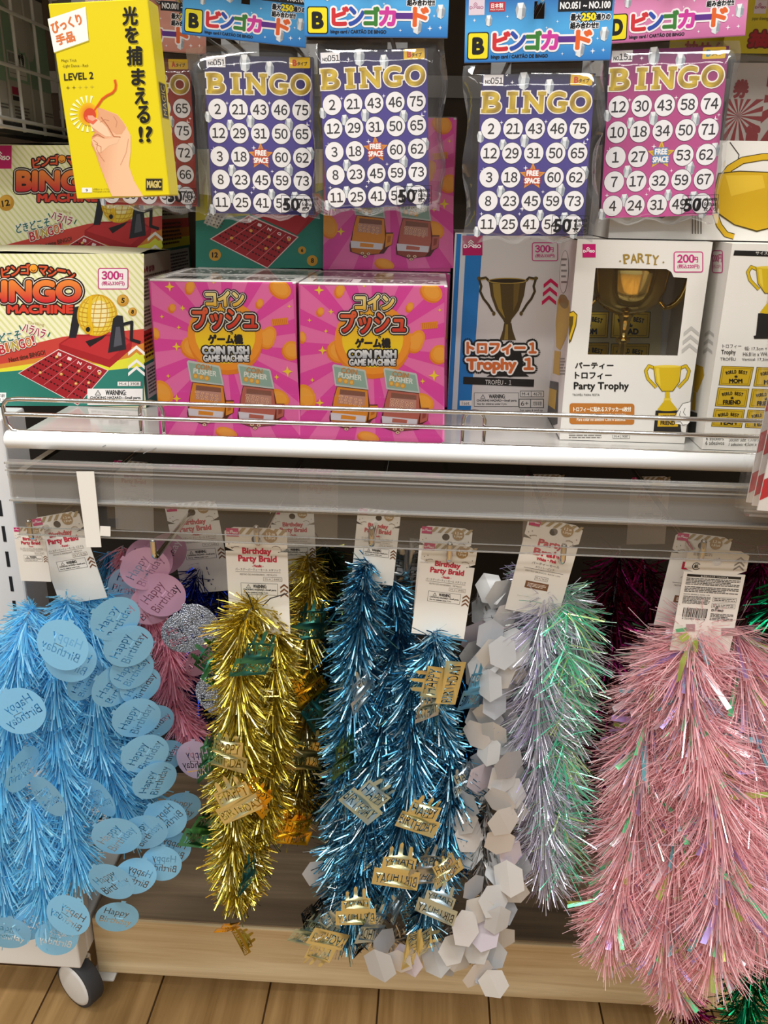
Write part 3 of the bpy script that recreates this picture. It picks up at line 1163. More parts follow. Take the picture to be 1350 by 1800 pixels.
# ------------------------------------------------------------------ coin pusher boxes
def toy_pusher(A, x, y, s, body, dark, L=4):
    """printed picture of the toy: x, y = top-left of its screen"""
    def q(*P):
        return [(x + a * s, y + b * s) for a, b in P]
    A.poly(q((-5, 92), (4, 52), (8, 38), (62, 42), (66, 70), (80, 70), (78, 92), (70, 97), (62, 108), (20, 112), (-4, 104)), '#5c2218', L)
    A.poly(q((0, 2), (3, -1), (57, 9), (59, 12), (64, 44), (5, 37)), '#cfd6cf', L + .4)
    A.poly(q((3, 3), (56, 12), (61, 41), (7, 34)), '#9fbcae', L + .8)
    A.text('COIN', x + 16 * s, y + 7 * s, x + 44 * s, y + 16 * s, '#d08a3a', L + 1.4, bold=0.35 * s, ang=0.14, stamps=4)
    A.text('PUSHER', x + 11 * s, y + 16 * s, x + 52 * s, y + 25 * s, '#f2efe4', L + 1.4, bold=0.35 * s, ang=0.14, stamps=4)
    for (cx, cy) in ((14, 27), (24, 29), (34, 31)):
        A.ell(x + cx * s, y + cy * s, 4.6 * s, 4.6 * s, '#e8a63c', L + 1.2, n=14)
        A.ell(x + cx * s, y + cy * s, 2.9 * s, 2.9 * s, '#f4c763', L + 1.6, n=12)
    A.poly(q((3, 60), (9, 39), (62, 45), (64, 80), (60, 100), (-2, 95)), body, L + .8)
    A.poly(q((14, 43), (58, 48), (57, 72), (10, 68)), '#cf9a88', L + 1.2)
    A.poly(q((14, 43), (58, 48), (58, 56), (13, 52)), '#94604e', L + 1.5)
    for k in range(16):
        cx, cy = 14 + (k * 17 % 42), 54 + (k * 7 % 15)
        A.ell(x + cx * s, y + (cy + cx * .08) * s, 2.7 * s, 1.9 * s, '#f0c9a8', L + 1.9, n=10)
        A.ell(x + cx * s, y + (cy + cx * .08) * s, 1.3 * s, 0.9 * s, dark, L + 2.2, n=8)
    A.poly(q((66, 72), (80, 72), (77, 92), (64, 97)), body, L + 1)
    A.poly(q((69, 76), (76, 76), (74, 87), (68, 89)), dark, L + 1.4)
    A.poly(q((-3, 84), (60, 90), (58, 101), (-2, 97)), '#e9e4ea', L + 1.4)
    A.poly(q((16, 88), (42, 91), (41, 97), (15, 95)), body, L + 1.8)
    A.poly(q((-2, 97), (58, 101), (52, 108), (20, 110), (0, 104)), dark, L + 1.3)
    for (cx, cy) in ((20, 107), (25, 113), (32, 108)):
        A.ell(x + cx * s, y + cy * s, 4.4 * s, 3 * s, '#7a3020', L + 2.0, n=14)
        A.ell(x + cx * s, y + cy * s, 3.7 * s, 2.4 * s, '#f3d5b0', L + 2.4, n=14)
        A.ell(x + cx * s, y + cy * s, 1.6 * s, 1.0 * s, '#7a3020', L + 2.8, n=10)


def coin_art(A, x0, y0, x1, y1):
    CR = (x0, y0, x1, y1)
    A.rect(x0, y0, x1, y1, '#f77ebd', 0)
    cx, cy = 655, 610
    for k in range(15):
        a0, a1 = math.radians(24 * k + 5), math.radians(24 * k + 16)
        A.poly([(cx, cy), (cx + 400 * math.cos(a0), cy + 400 * math.sin(a0)), (cx + 400 * math.cos(a1), cy + 400 * math.sin(a1))], '#ee4eb0', 0.5, clip=CR)
    coins = [(759, 513, 20, 15, .6), (598, 510, 8, 12, .2), (564, 547, 6, 7, 0), (721, 539, 6, 8, .3), (532, 592, 6, 10, -.3), (596, 617, 21, 18, .6),
             (728, 602, 15, 17, -.5), (773, 622, 16, 16, -.5), (538, 697, 16, 23, -.5), (746, 706, 19, 13, .6), (648, 768, 19, 9, .3), (733, 597, 13, 18, .5)]
    for (x, y, rx, ry, an) in coins:
        P = [(x + rx * math.cos(q) * math.cos(an) - ry * math.sin(q) * math.sin(an), y + rx * math.cos(q) * math.sin(an) + ry * math.sin(q) * math.cos(an)) for q in [2 * math.pi * k / 22 for k in range(22)]]
        A.poly([(a - 2.5, b + 3) for a, b in P], '#ee8a1e', 1, clip=CR)
        A.poly(P, '#f9a62c', 1.5, clip=CR)
        A.poly([(x + (a - x) * .74, y + (b - y) * .74) for a, b in P], '#fbb340', 2, clip=CR)
    A.rect(740, 566, 769, 578, '#f39a28', 2.5, ang=-.1)
    for k in range(8):
        A.rect(742 + k * 3.4, 567.5, 743.2 + k * 3.4, 577, '#e07f18', 3, ang=-.1)
    A.ell(655, 603, 67, 63, '#ef8e1c', 2)
    A.ell(655, 596, 67, 62, '#fba42a', 2.5)
    A.mesh(*_disc(655, 596, 54, 50), lambda x, y: mixc('#fdb82e', '#ffe11c', (y - 545) / 70), 3)
    outlined(A, 'コイン', 625, 519, 692, 544, A.grad('#fff2a8', '#f5bf1a', 519, 544), [('#1e1512', 5), ('#fff8ea', 3.0), ('#1e1512', 1.8)], L=3.5, bold=1.6)
    A.star(652, 555, 9, '#f6c21c', 4, n=4)
    outlined(A, 'プッシュ', 600, 548, 712, 585, A.grad('#f2703a', '#d92a1c', 548, 585), [('#1e1512', 6.5), ('#fff8ea', 4.2), ('#1e1512', 2.4)], L=4, bold=1.5, stamps=16)
    A.text('ゲーム機', 625, 595, 686, 611, '#1e1512', 4, bold=1.2)
    A.text('き', 665, 590, 670, 594.5, '#1e1512', 4, bold=.2)
    outlined(A, 'COIN PUSH', 613, 616, 696, 629, A.grad('#ffffff', '#b9bcc2', 616, 629), [('#1e1512', 2.4)], L=4, bold=1.2)
    outlined(A, 'GAME MACHINE', 614, 631.5, 695, 642, A.grad('#ffffff', '#c8c8cc', 631, 642), [('#1e1512', 1.7)], L=4, bold=.8)
    for (x, y, r_) in ((561, 510, 9), (582, 548, 5.5), (544, 563, 4), (573, 582, 4), (567, 616, 8), (549, 668, 4), (562, 708, 8), (763, 660, 10), (743, 670, 5), (773, 545, 4), (640, 503, 3)):
        A.spark(x, y, r_, '#ffe433', 3, thin=.22)
    toy_pusher(A, 584, 641, 1.0, '#ec9a2e', '#c9741c')
    toy_pusher(A, 674, 647, 1.0, '#c9705e', '#a44a3c')


def _disc(cx, cy, rx, ry, n=26):
    P = [(cx, cy)] + [(cx + rx * math.cos(2 * math.pi * k / n), cy + ry * math.sin(2 * math.pi * k / n)) for k in range(n)]
    P2 = [(x, y) for x, y in P]
    return P2, [(0, 1 + (k + 1) % n, 1 + k) for k in range(n)]


YC = 0.66
xc, zb, CW, CH = frame_quad((528, 501), (783.5, 503.5), (526.5, 775), (778.5, 779), YC, z0=SHZ)
CD = 0.118
coin = empty('coin_pusher_box', (xc, YC, SHZ), 0, 'pink coin pusher box next to the blue and white trophy box', 'toy box', 'coin pusher boxes')
mb = MB()
carton_shell(mb, CW, CD, CH, '#e85aa8', skip='fu')
A = Art(mb, face_map(coin.location, 0, (0, -1, 0), (0, 0, 0)), (0, -1, 0), base=0.0)
coin_art(A, 527.8, 502, 781, 777)
mb.add([(-CW / 2, .0004, 0), (CW / 2, .0004, 0), (CW / 2, .0004, CH), (-CW / 2, .0004, CH)], [(0, 1, 2, 3)], PRINT, '#ef5fb0')
mb.build('carton', parent=coin)
mb = MB()
mb.rbox((-CW / 2, 0, CH - 0.0005), (CW / 2, CD, CH + 0.0012), 0.0008, PRINT, '#e9e4e0')
T = Art(mb, lambda u, v: Vector((-CW / 2 + CW * u, CD * (1 - v), CH + 0.0012)), (0, 0, 1))
T.filler(.05, .1, .55, .5, 9, '#8a8480', 1)
T.filler(.6, .1, .95, .4, 6, '#9a9490', 1)
T.rect(.03, .60, .97, .615, '#55504c', 1)
for k in range(22):
    T.rect(.08 + .012 * k, .70, .08 + .012 * k + random.choice((.003, .006, .008)), .9, '#222222', 1)
T.filler(.4, .68, .95, .92, 5, '#77716c', 1)
mb.build('lid', parent=coin)
mb = MB()
mb.box((-CW / 2 - .0006, -.0008, 0), (CW / 2 + .0006, CD + .0006, CH + .0018), FILM)
mb.build('shrink_wrap', parent=coin)
c2 = copy_tree(coin)
gapx = CW + 0.0022
c2.location.x -= gapx
tag(c2, 'pink coin pusher box next to the bingo machine box', 'toy box', 'coin pusher boxes')
c3 = copy_tree(coin)                 # second row: carriers and the ones stacked on them
YC2 = YC + CD + 0.006
c3.location = (xc + 0.004, YC2, SHZ)
tag(c3, 'pink coin pusher box low in the second row, hidden by the front pair', 'toy box', 'coin pusher boxes')
c4 = copy_tree(c3)
c4.location.x -= gapx
tag(c4, 'pink coin pusher box low in the second row under the teal bingo box', 'toy box', 'coin pusher boxes')
c5 = copy_tree(c3)
c5.location.z = SHZ + CH + 0.0022
tag(c5, 'pink coin pusher box stacked higher, behind the hanging purple bingo cards', 'toy box', 'coin pusher boxes')

# ------------------------------------------------------------------ teal back of a bingo machine box on the second row
zt_ = SHZ + CH + 0.0022
YT = YC2 + 0.004
tl, tr = at(343, 300, YT), at(577, 300, YT)
TW, TH = tr.x - tl.x, at(460, 262, YT).z - zt_
teal = empty('bingo_machine_box', ((tl.x + tr.x) / 2, YT, zt_), 0, 'dark teal back of a bingo machine box with printed red card, on the second row', 'toy box', 'bingo machine boxes')
mb = MB()
carton_shell(mb, TW, BD, TH, '#2a6f60', skip='f')
A = Art(mb, face_map(teal.location, 0, (0, -1, 0), (0, 0, 0)), (0, -1, 0), base=0.0)
A.rect(344, 262, 576, 471, '#2a7a69', 0)
A.poly([(344, 262), (576, 262), (576, 330), (470, 372), (344, 376)], '#c9c73c', .5)
A.poly([(344, 262), (576, 262), (576, 320), (344, 352)], '#f0eecb', 1)
A.poly([(344, 340), (420, 350), (440, 378), (344, 388)], '#b9b03a', 1)
A.poly([(441, 372), (545, 345), (566, 345), (566, 371), (522, 414)], '#a3262c', 2)
A.poly([(440, 366), (560, 340), (566, 352), (521, 412), (441, 376)], '#b43036', 2.5)
A.ell(533, 373, 12, 8, '#232428', 3.5)
Q = [(437, 380), (522, 417), (470, 470), (372, 420)]
A.quad([(437, 377.5), (525, 416.5), (470, 472), (369, 420)], '#e0c2bd', 3)
A.quad(Q, '#9b2029', 3.5)


def cq(s, t):
    return tuple((Q[0][k] * (1 - s) + Q[1][k] * s) * (1 - t) + (Q[3][k] * (1 - s) + Q[2][k] * s) * t for k in (0, 1))


for i in range(5):
    for sub in range(3):
        for j in range(5):
            a = cq((i + .2 + .28 * sub) / 5, (j + 1.6) / 6.8)
            A.ell(a[0], a[1], 2, 1.4, '#2b0d10', 4, ang=.5, n=8)
    if i:
        A.line([cq(i / 5, .03), cq(i / 5, .97)], .7, '#dc8f90', 4)
    a = cq((i + .5) / 5, .1)
    A.text('BINGO'[i], a[0] - 3.2, a[1] - 2.2, a[0] + 3.2, a[1] + 2.2, '#f0dcd8', 4.3, bold=.4, ang=.4, stamps=4)
for (s, t) in ((.3, .35), (.62, .3), (.75, .6), (.2, .75), (.9, .45), (.93, .15)):
    a = cq(s, t)
    A.ell(a[0], a[1] - 1, 3, 2.6, '#d8a04a', 4.6, n=12)
for k in range(4):
    A.quad([(370 + k * 6, 366 - k * 3), (398 + k * 4, 380 - k * 5), (382 + k * 2, 402 - k * 6), (358 + k * 2, 392 - k * 8)], ['#b7b3a8', '#c3bfb4', '#d0ccc0', '#bdb8a8'][3 - k], 3 + k * .4)
for i in range(5):
    for j in range(4):
        A.ell(372 + i * 6 - j * 2.6, 376 + i * 2 + j * 5, 1.6, 1.6, '#4b4a48', 5, n=8)
for (x, y, r_, s) in ((378, 448, 10.5, '12'), (531, 440, 7, '6'), (549, 458, 9.5, '8')):
    A.ell(x, y, r_, r_, '#c1902f', 3, n=20)
    A.text(s, x - r_ * (.45 if len(s) > 1 else .2), y - r_ * .4, x + r_ * (.45 if len(s) > 1 else .25), y + r_ * .4, '#241b10', 4, bold=.5)
mb.add([(-TW / 2, .0004, 0), (TW / 2, .0004, 0), (TW / 2, .0004, TH), (-TW / 2, .0004, TH)], [(0, 1, 2, 3)], PRINT, '#2a7a69')
mb.build('carton', parent=teal)

# ------------------------------------------------------------------ trophy box, blue and white
YT1 = on_z(870, 729, SHZ).y
xc, zb, W1, H1 = frame_quad((802, 410), (994, 418), (784, 731), (961, 728), YT1, z0=SHZ)
t1 = empty('trophy_box', (xc, YT1, SHZ), 0, 'blue and white trophy box with dark bronze cup picture', 'trophy box')
mb = MB()
carton_shell(mb, W1, 0.11, H1, '#d9d6d2', skip='f')
mb.add([(-W1 / 2, 0, 0), (W1 / 2, 0, 0), (W1 / 2, 0, H1), (-W1 / 2, 0, H1)], [(0, 1, 2, 3)], PRINT, '#d0ccc8')
A = Art(mb, face_map(t1.location, 0, (0, -1, 0), (0, 0, 0)), (0, -1, 0))
A.poly([(803, 411), (849, 413), (827, 729), (786, 730)], '#1d74ba', .5)
A.poly([(811, 411), (820, 411.5), (803, 729.5), (794, 730)], '#c9cdd0', 1)
shop_logo(A, 813, 414, 848, 449, '#b5125e', L=1.5)
price_tag(A, 935, 426, 981, 459, '300', '330', bg='#d0ccc8')
chevrons(A, 968, 489, 25, 3, 15, 7, ['#c4154f'], 1, skew=-1.5)
br, bl_ = '#4d3d18', '#8f7632'
A.poly([(859, 493), (925, 493), (921, 520), (912, 545), (899, 562), (897, 570), (888, 570), (884, 562), (872, 545), (863, 520)], br, 2)
A.poly([(866, 498), (879, 499), (882, 540), (888, 560), (876, 543), (868, 520)], bl_, 2.5)
A.poly([(903, 498), (914, 498), (910, 530), (902, 548)], '#6b5623', 2.5)
A.ell(892, 493.5, 33, 4.2, '#2b210e', 3)
A.arc(892, 493.5, 33, 4.4, 0, 360, 1.5, '#a88c40', 3.5, n=28)
A.poly([(886, 568), (899, 568), (901, 580), (907, 598), (878, 598), (884, 580)], br, 2)
A.poly([(889, 570), (893, 570), (893, 597), (886, 597)], bl_, 2.5)
for sg in (-1, 1):
    X = lambda d: 892 + sg * d
    A.line([(X(30), 496), (X(38), 488), (X(50), 490), (X(46), 503), (X(48), 512), (X(42), 525), (X(34), 535), (X(26), 548)], 4.2, '#3f3212', 2)
    A.ell(X(50), 489, 4, 3, '#5c4a1e', 2.4, n=12)
    A.ell(X(24), 551, 3, 4, '#5c4a1e', 2.4, n=12)
    A.line([(X(38), 490), (X(47), 492)], 1.4, '#a88c40', 3)
A.poly([(872, 612), (915, 612), (922, 655), (930, 662), (855, 662), (866, 655)], '#17120e', 2)
outlined(A, 'トロフィー１', 821, 602, 942, 622, '#cf6a30', [('#17120e', 6.5), ('#f3efe9', 2.8)], L=3, bold=1.4, stamps=16)
outlined(A, 'Trophy １', 821, 630, 937, 655, '#cf6a30', [('#17120e', 6.5), ('#f3efe9', 2.8)], L=3, bold=1.6, stamps=16)
A.poly([(814.5, 662), (939, 667), (938, 680), (814, 675)], '#17120e', 4)
A.text('TROFÉU - １', 853, 666, 899, 676, '#d8d4ce', 5, ang=.03)
warning(A, 834, 691, 911, 714, 2, bg='#d5d1cc', fr=.7)
code_box(A, 914, 687, 956, 698, 'M-4', '4670', 2, bg='#d5d1cc')
code_box(A, 912, 701, 956, 717, '6+', '対象年齢', 2, bg='#d5d1cc')
A.text('For ages 6 and up', 914, 719, 954, 724, '#333333', 2)
A.rect(808, 704, 829, 713, '#e6e3de', 1.5)
A.text('1set', 812, 705.5, 825, 711.5, '#222222', 2.5)
mb.build('carton', parent=t1)
mb = MB()
mb.rbox((-W1 / 2, 0.0, H1 - .0004), (W1 / 2, .11, H1 + .0012), .0008, PRINT, '#c9c6c2')
mb.build('lid', parent=t1)

# ------------------------------------------------------------------ party trophy box with a cut-out window
YP = on_z(1093, 776, SHZ).y
xc, zb, WP, HP = frame_quad((1015, 420), (1252, 426), (983.5, 774), (1204, 778), YP, z0=SHZ)
DP = 0.088
pt = empty('party_trophy_box', (xc, YP, SHZ), 0, 'white party trophy box with a window onto the gold cup', 'trophy box', 'party trophy boxes')
fmap = face_map(pt.location, 0, (0, -1, 0), (0, 0, 0))
CARDW = '#e0dcd4'
mb = MB()
t_ = 0.0008
mb.box((-WP / 2, .0004, 0), (-WP / 2 + t_, DP, HP), PRINT, CARDW)
mb.box((WP / 2 - t_, .0004, 0), (WP / 2, DP, HP), PRINT, CARDW)
mb.box((-WP / 2, DP - t_, 0), (WP / 2, DP, HP), PRINT, CARDW)
mb.box((-WP / 2, .0004, 0), (WP / 2, DP, t_), PRINT, CARDW)
mb.box((-WP / 2, .0004, HP - t_), (WP / 2, DP, HP), PRINT, CARDW)
w = [fmap(*p) for p in ((1047, 471), (1172, 473), (1180, 478), (1184, 487), (1208, 489), (1191, 625), (1033, 623))]
c = [Vector((-WP / 2, 0, HP)), Vector((WP / 2, 0, HP)), Vector((WP / 2, 0, 0)), Vector((-WP / 2, 0, 0))]
V = c + w
F_ = [(0, 4, 5, 1)[::-1], (1, 5, 6, 7, 8)[::-1], (1, 8, 9, 2)[::-1], (2, 9, 10, 3)[::-1], (3, 10, 4, 0)[::-1]]
mb.add(V, F_, PRINT, CARDW)
A = Art(mb, fmap, (0, -1, 0))
shop_logo(A, 1024, 429, 1047, 452.5, L=1)
for i, ch in enumerate('PARTY'):
    x = 1096 + i * 12.6
    y = 447 + (2 - abs(i - 2)) * -1.2 + i * .5
    A.text(ch, x, y, x + 11, y + 16, '#9c7f34', 1, bold=.5, ang=(i - 2) * .05, stamps=4)
    if ch in 'PTY':
        A.rect(x + (0 if ch == 'P' else 2.5), y + 15.2, x + (6 if ch == 'P' else 8.5), y + 16.8, '#9c7f34', 1)
A.ell(1090, 459, 1.6, 1.6, '#9c7f34', 1, n=10)
A.ell(1166, 461, 1.6, 1.6, '#9c7f34', 1, n=10)
price_tag(A, 1184, 442, 1236, 479, '200', '220', bg=CARDW)
chevrons(A, 1215, 573, 27, 3, 15, 7, ['#b9b6b0'], 1, skew=-1.5)
A.text('パーティー', 1011, 637, 1078, 648, '#1c1a18', 1, bold=.5, stamps=4)
A.text('トロフィー', 1011, 654, 1075, 666, '#1c1a18', 1, bold=.5, stamps=4)
A.text('Party Trophy', 1009, 672, 1105, 688, '#1c1a18', 1, bold=.6, stamps=4)
A.text('TROFÉU PARA FESTA', 1006, 691, 1054, 696, '#1c1a18', 1)
A.rrect(1001, 709, 1115, 746, 5, '#b8722c', 1, ang=.01)
A.text('トロフィーに貼れるステッカー6枚付', 1008, 715, 1109, 723.5, '#f3ead8', 2, bold=.3, stamps=4)
A.text('With 6 stickers for the trophy', 1012, 726, 1100, 731, '#f3ead8', 2)
A.text('Para colar no adesivo Com 6 adesivos', 1014, 734, 1099, 740, '#f3ead8', 2, bold=.15, stamps=4)


def cup_art(A, cx, y, s, L=1, g='#cfae1d', g2='#e0c440', ink='#5c4a10', plate=True):
    """printed picture of the two-handled cup; y = rim"""
    for sg in (-1, 1):
        P = [(cx + sg * 23 * s, y + 3 * s), (cx + sg * 33 * s, y - 1 * s), (cx + sg * 39 * s, y + 8 * s), (cx + sg * 35 * s, y + 22 * s), (cx + sg * 20 * s, y + 38 * s)]
        A.line(P, 6 * s, ink, L)
        A.line(P, 4.4 * s, g, L + .5)
    A.poly([(cx - 25.5 * s, y - 1 * s), (cx + 25.5 * s, y - 1 * s), (cx + 22 * s, y + 28 * s), (cx + 10 * s, y + 45 * s), (cx - 10 * s, y + 45 * s), (cx - 22 * s, y + 28 * s)], ink, L + 1)
    A.poly([(cx - 24.5 * s, y), (cx + 24.5 * s, y), (cx + 21 * s, y + 27.5 * s), (cx + 9 * s, y + 44 * s), (cx - 9 * s, y + 44 * s), (cx - 21 * s, y + 27.5 * s)], g, L + 1.5)
    A.poly([(cx - 21 * s, y + 3 * s), (cx - 15 * s, y + 3 * s), (cx - 12 * s, y + 36 * s), (cx - 18 * s, y + 27 * s)], g2, L + 2)
    A.ell(cx, y, 25 * s, 2.4 * s, g2, L + 2)
    A.poly([(cx - 4 * s, y + 44 * s), (cx + 4 * s, y + 44 * s), (cx + 4.5 * s, y + 60 * s), (cx + 17 * s, y + 76 * s), (cx - 17 * s, y + 76 * s), (cx - 4.5 * s, y + 60 * s)], g, L + 1)
    A.rect(cx - 6 * s, y + 57 * s, cx + 6 * s, y + 61 * s, g2, L + 1.5)
    A.ell(cx, y + 77 * s, 18 * s, 3 * s, g, L + 1.5)
    A.poly([(cx - 21 * s, y + 79 * s), (cx + 21 * s, y + 79 * s), (cx + 25 * s, y + 117 * s), (cx + 29 * s, y + 118 * s), (cx + 28 * s, y + 123 * s), (cx - 28 * s, y + 123 * s), (cx - 29 * s, y + 118 * s), (cx - 25 * s, y + 117 * s)], '#221f1e', L + .5)
    if plate:
        A.poly([(cx - 16 * s, y + 84 * s), (cx + 17 * s, y + 84 * s), (cx + 19 * s, y + 108 * s), (cx - 18 * s, y + 108 * s)], '#d3a91c', L + 1)
        A.text('WORLD BEST', cx - 12 * s, y + 87 * s, cx + 13 * s, y + 92 * s, '#221f1e', L + 1.5, bold=.2)
        A.text('FRIEND', cx - 12 * s, y + 98 * s, cx + 13 * s, y + 105 * s, '#221f1e', L + 1.5, bold=.4)


cup_art(A, 1173, 644, .98)
INK = '#55504a'
A.poly([(1190, 724), (1200, 708), (1214, 706), (1212, 742), (1206, 748), (1186, 744)], '#f2efe9', 3)
A.line([(1182, 736), (1190, 724), (1200, 709), (1213, 706)], 1, INK, 4)
A.line([(1184, 742), (1196, 741), (1200, 747), (1207, 746)], 1, INK, 4)
A.line([(1196, 722), (1194, 730), (1199, 734)], .9, INK, 4)
A.line([(1204, 717), (1201, 725), (1205, 730)], .9, INK, 4)
code_box(A, 1077, 763, 1107, 771, 'M-4', '9087', 1, bg=CARDW)
A.filler(1000, 760, 1058, 771, 3, '#7a756e', 1)
# left side of the carton
sm = face_map(pt.location, 0, (-1, 0, 0), (-WP / 2, 0, 0))
S = Art(mb, sm, (-1, 0, 0))
S.ell(992, 478, 8, 38, '#5c564e', 1, ang=.05)
S.ell(992, 478, 7.3, 37, CARDW, 1.5, ang=.05)
for k in range(5):
    S.rect(987, 454 + k * 10, 997 - (k % 2) * 2, 457.5 + k * 10, '#6e675e', 2)
S.poly([(981, 526), (990, 521), (1000, 528), (1003, 560), (996, 592), (985, 616), (978, 610), (977, 570)], '#cda41f', 1)
S.ell(991, 530, 8, 13, '#8a6a12', 1.5, ang=-.3)
S.poly([(975, 616), (986, 618), (984, 660), (972, 656)], '#cda41f', 1)
S.poly([(962, 668), (982, 672), (980, 745), (972, 748), (960, 725)], '#3a3734', 1)
S.poly([(966, 682), (979, 686), (976, 720), (964, 712)], '#cda41f', 1.5)
S.filler(984, 628, 994, 660, 6, '#8f877c', 1)
A.poly([(1001, 549), (1008, 546), (1015, 553), (1013, 572), (1004, 600), (1000, 604)], '#5c4a10', 1)
A.poly([(1001, 551), (1008, 548), (1013.5, 554), (1011, 572), (1002, 598), (1000, 594), (1007, 570), (1008, 556), (1001, 556)], '#d8b11f', 1.5)
mb.build('carton', parent=pt)
mb = MB()
mb.add([p + Vector((0, .0006, 0)) for p in w], [tuple(range(len(w)))[::-1]], FILM)
mb.build('window_film', parent=pt)
# sticker sheet at the back of the window
P0 = Vector((0, DP - .004, 0))
mb = MB()
sf = face_map(pt.location, 0, (0, -1, 0), P0)
A = Art(mb, sf, (0, -1, 0), base=0)
cc = [sf(*p) for p in ((1040, 520), (1165, 520), (1160, 640), (1026, 640))]
mb.add(cc, [(3, 2, 1, 0)], PRINT, '#cfc49a')


def award(A, Q, word, L=1, m=None, g='#e0c040'):
    A.quad(Q, '#4a3c12', L, m=m)
    c = (sum(p[0] for p in Q) / 4, sum(p[1] for p in Q) / 4)
    I = [(c[0] + (p[0] - c[0]) * .96, c[1] + (p[1] - c[1]) * .95) for p in Q]
    A.quad(I, g, L + .4, m=m)
    J = [(c[0] + (p[0] - c[0]) * .86, c[1] + (p[1] - c[1]) * .80) for p in Q]
    for k in range(4):
        A.line([J[k], J[(k + 1) % 4]], .7, '#7a6216', L + .8)
    w, h = (Q[1][0] - Q[0][0]), (Q[3][1] - Q[0][1])
    sk = -(Q[3][0] - Q[0][0]) / h
    for i, ch in enumerate('WORLD BEST'):
        if ch == ' ':
            continue
        t = (i + .5) / 10 - .5
        x = c[0] + t * w * .68 + .12 * h * sk * 1.0
        y = c[1] - h * .22 + abs(t) ** 2 * h * .35
        A.text(ch, x - w * .026, y - h * .085, x + w * .026, y + h * .085, '#1d1a12', L + 1.2, bold=h * .012, ang=t * .5, stamps=4)
    A.poly([(c[0] - w * .06, c[1] - h * .04), (c[0] - w * .03, c[1] + h * .02), (c[0], c[1] - h * .07), (c[0] + w * .03, c[1] + h * .02), (c[0] + w * .06, c[1] - h * .04), (c[0] + w * .04, c[1] + h * .09), (c[0] - w * .04, c[1] + h * .09)], '#1d1a12', L + 1.2)
    ww = w * (.40 if len(word) < 4 else .55)
    A.text(word, c[0] - ww / 2 - .2 * h * sk * .5, c[1] + h * .15, c[0] + ww / 2 - .2 * h * sk * .5, c[1] + h * .36, '#1d1a12', L + 1.2, bold=h * .018, stamps=4)


for (x, y, wd) in ((1003, 548, 'MOM'), (1076, 548, 'DAD'), (1003, 602, 'MOM'), (1074, 604, 'SON')):
    award(A, [(x, y), (x + 68, y), (x + 65, y + 46), (x - 3, y + 46)], wd, 1, FOILPRINT)
mb.build('sticker_sheet', parent=pt)
# the cup itself, standing inside the box
cy_ = YP + .046
ca = at(1099, 560, cy_)
zz = lambda y: at(1096, y, cy_).z - SHZ
sc_ = scale_at(ca)
cup = empty('gold_trophy_cup', (ca.x, cy_, SHZ + .0012), 0, 'shiny gold trophy cup seen through the window of the party box', 'trophy')
R_ = lambda px: px * sc_ * 1.08
mb = MB()
mb.lathe([(R_(58), zz(452)), (R_(62), zz(452)), (R_(61.5), zz(480)), (R_(58), zz(510)), (R_(50), zz(532)), (R_(36), zz(546)), (R_(18), zz(554)), (R_(9), zz(557)), (R_(0.1), zz(557))], GOLD, n=56)
mb.build('bowl', parent=cup)
mb = MB()
mb.lathe([(R_(0.1), zz(552)), (R_(11), zz(553)), (R_(12.5), zz(557)), (R_(10), zz(561)), (R_(8), zz(566)), (R_(9), zz(572)), (R_(6.5), zz(586)), (R_(6), zz(594)), (R_(11), zz(597)), (R_(12), zz(600)), (R_(10), zz(604)), (R_(6.5), zz(607)), (R_(7), zz(630)), (R_(14), zz(660)), (R_(24), zz(672)), (R_(24), .03)], GOLD, n=40)
mb.build('stem', parent=cup)
mb = MB()
mb.lathe([(0.0, .0301), (R_(30), .030), (R_(33), .004), (R_(36), 0), (0, 0)], mat('black_plastic', '#1b1b1c', rough=.3), n=4)
mb.build('plinth', parent=cup)
for sg in (-1, 1):
    mb = MB()
    P = []
    for k in range(13):
        t = k / 12
        q = math.radians(95 - 205 * t)
        P.append((sg * (R_(58) + R_(34) * (math.cos(q) * .9 + .12) * (1 if k < 9 else 1)), 0, zz(480) + R_(46) * math.sin(q) - R_(10) * t))
    P[-1] = (sg * R_(52), 0, zz(531))
    P[0] = (sg * R_(59), 0, zz(458))
    mb.tube(P, R_(4.5), GOLD, n=10)
    mb.build('handle', parent=cup)

# ------------------------------------------------------------------ second party box, turned to its back
YQ = on_z(1245, 790, SHZ).y
tl, bl2 = at(1289, 428, YQ), at(1232, 790, YQ)
xq = (tl.x + bl2.x) / 2
HQ = tl.z - SHZ
pb = empty('party_trophy_box', (xq + WP / 2, YQ, SHZ), 0, 'white party trophy box turned to its back with gold award stickers printed', 'trophy box', 'party trophy boxes')
mb = MB()
carton_shell(mb, WP, DP, HQ, '#e6e2da')
A = Art(mb, face_map(pb.location, 0, (0, -1, 0), (0, 0, 0)), (0, -1, 0))
A.poly([(1291, 440), (1420, 443), (1418, 453), (1289, 449)], '#1d1b1a', 1)
A.text('サイズ(約)', 1328, 441.5, 1362, 449, '#e9e5dd', 2)
cup_art(A, 1354, 470, 1.02, L=1, plate=False)
A.text('トロフィー', 1270, 605, 1303, 612, '#2c2926', 1)
A.text('Trophy', 1268, 615, 1293, 625, '#2c2926', 1, bold=.2, stamps=4)
A.text('TROFÉU', 1266, 627, 1293, 634, '#2c2926', 1)
A.text('幅: 17.3cm × 高', 1309, 609, 1358, 616, '#2c2926', 1)
A.text('H6.81in x W4.00in', 1306, 619, 1362, 626, '#2c2926', 1)
A.text('Vertical: 17,3cm', 1304, 629, 1352, 635, '#2c2926', 1)
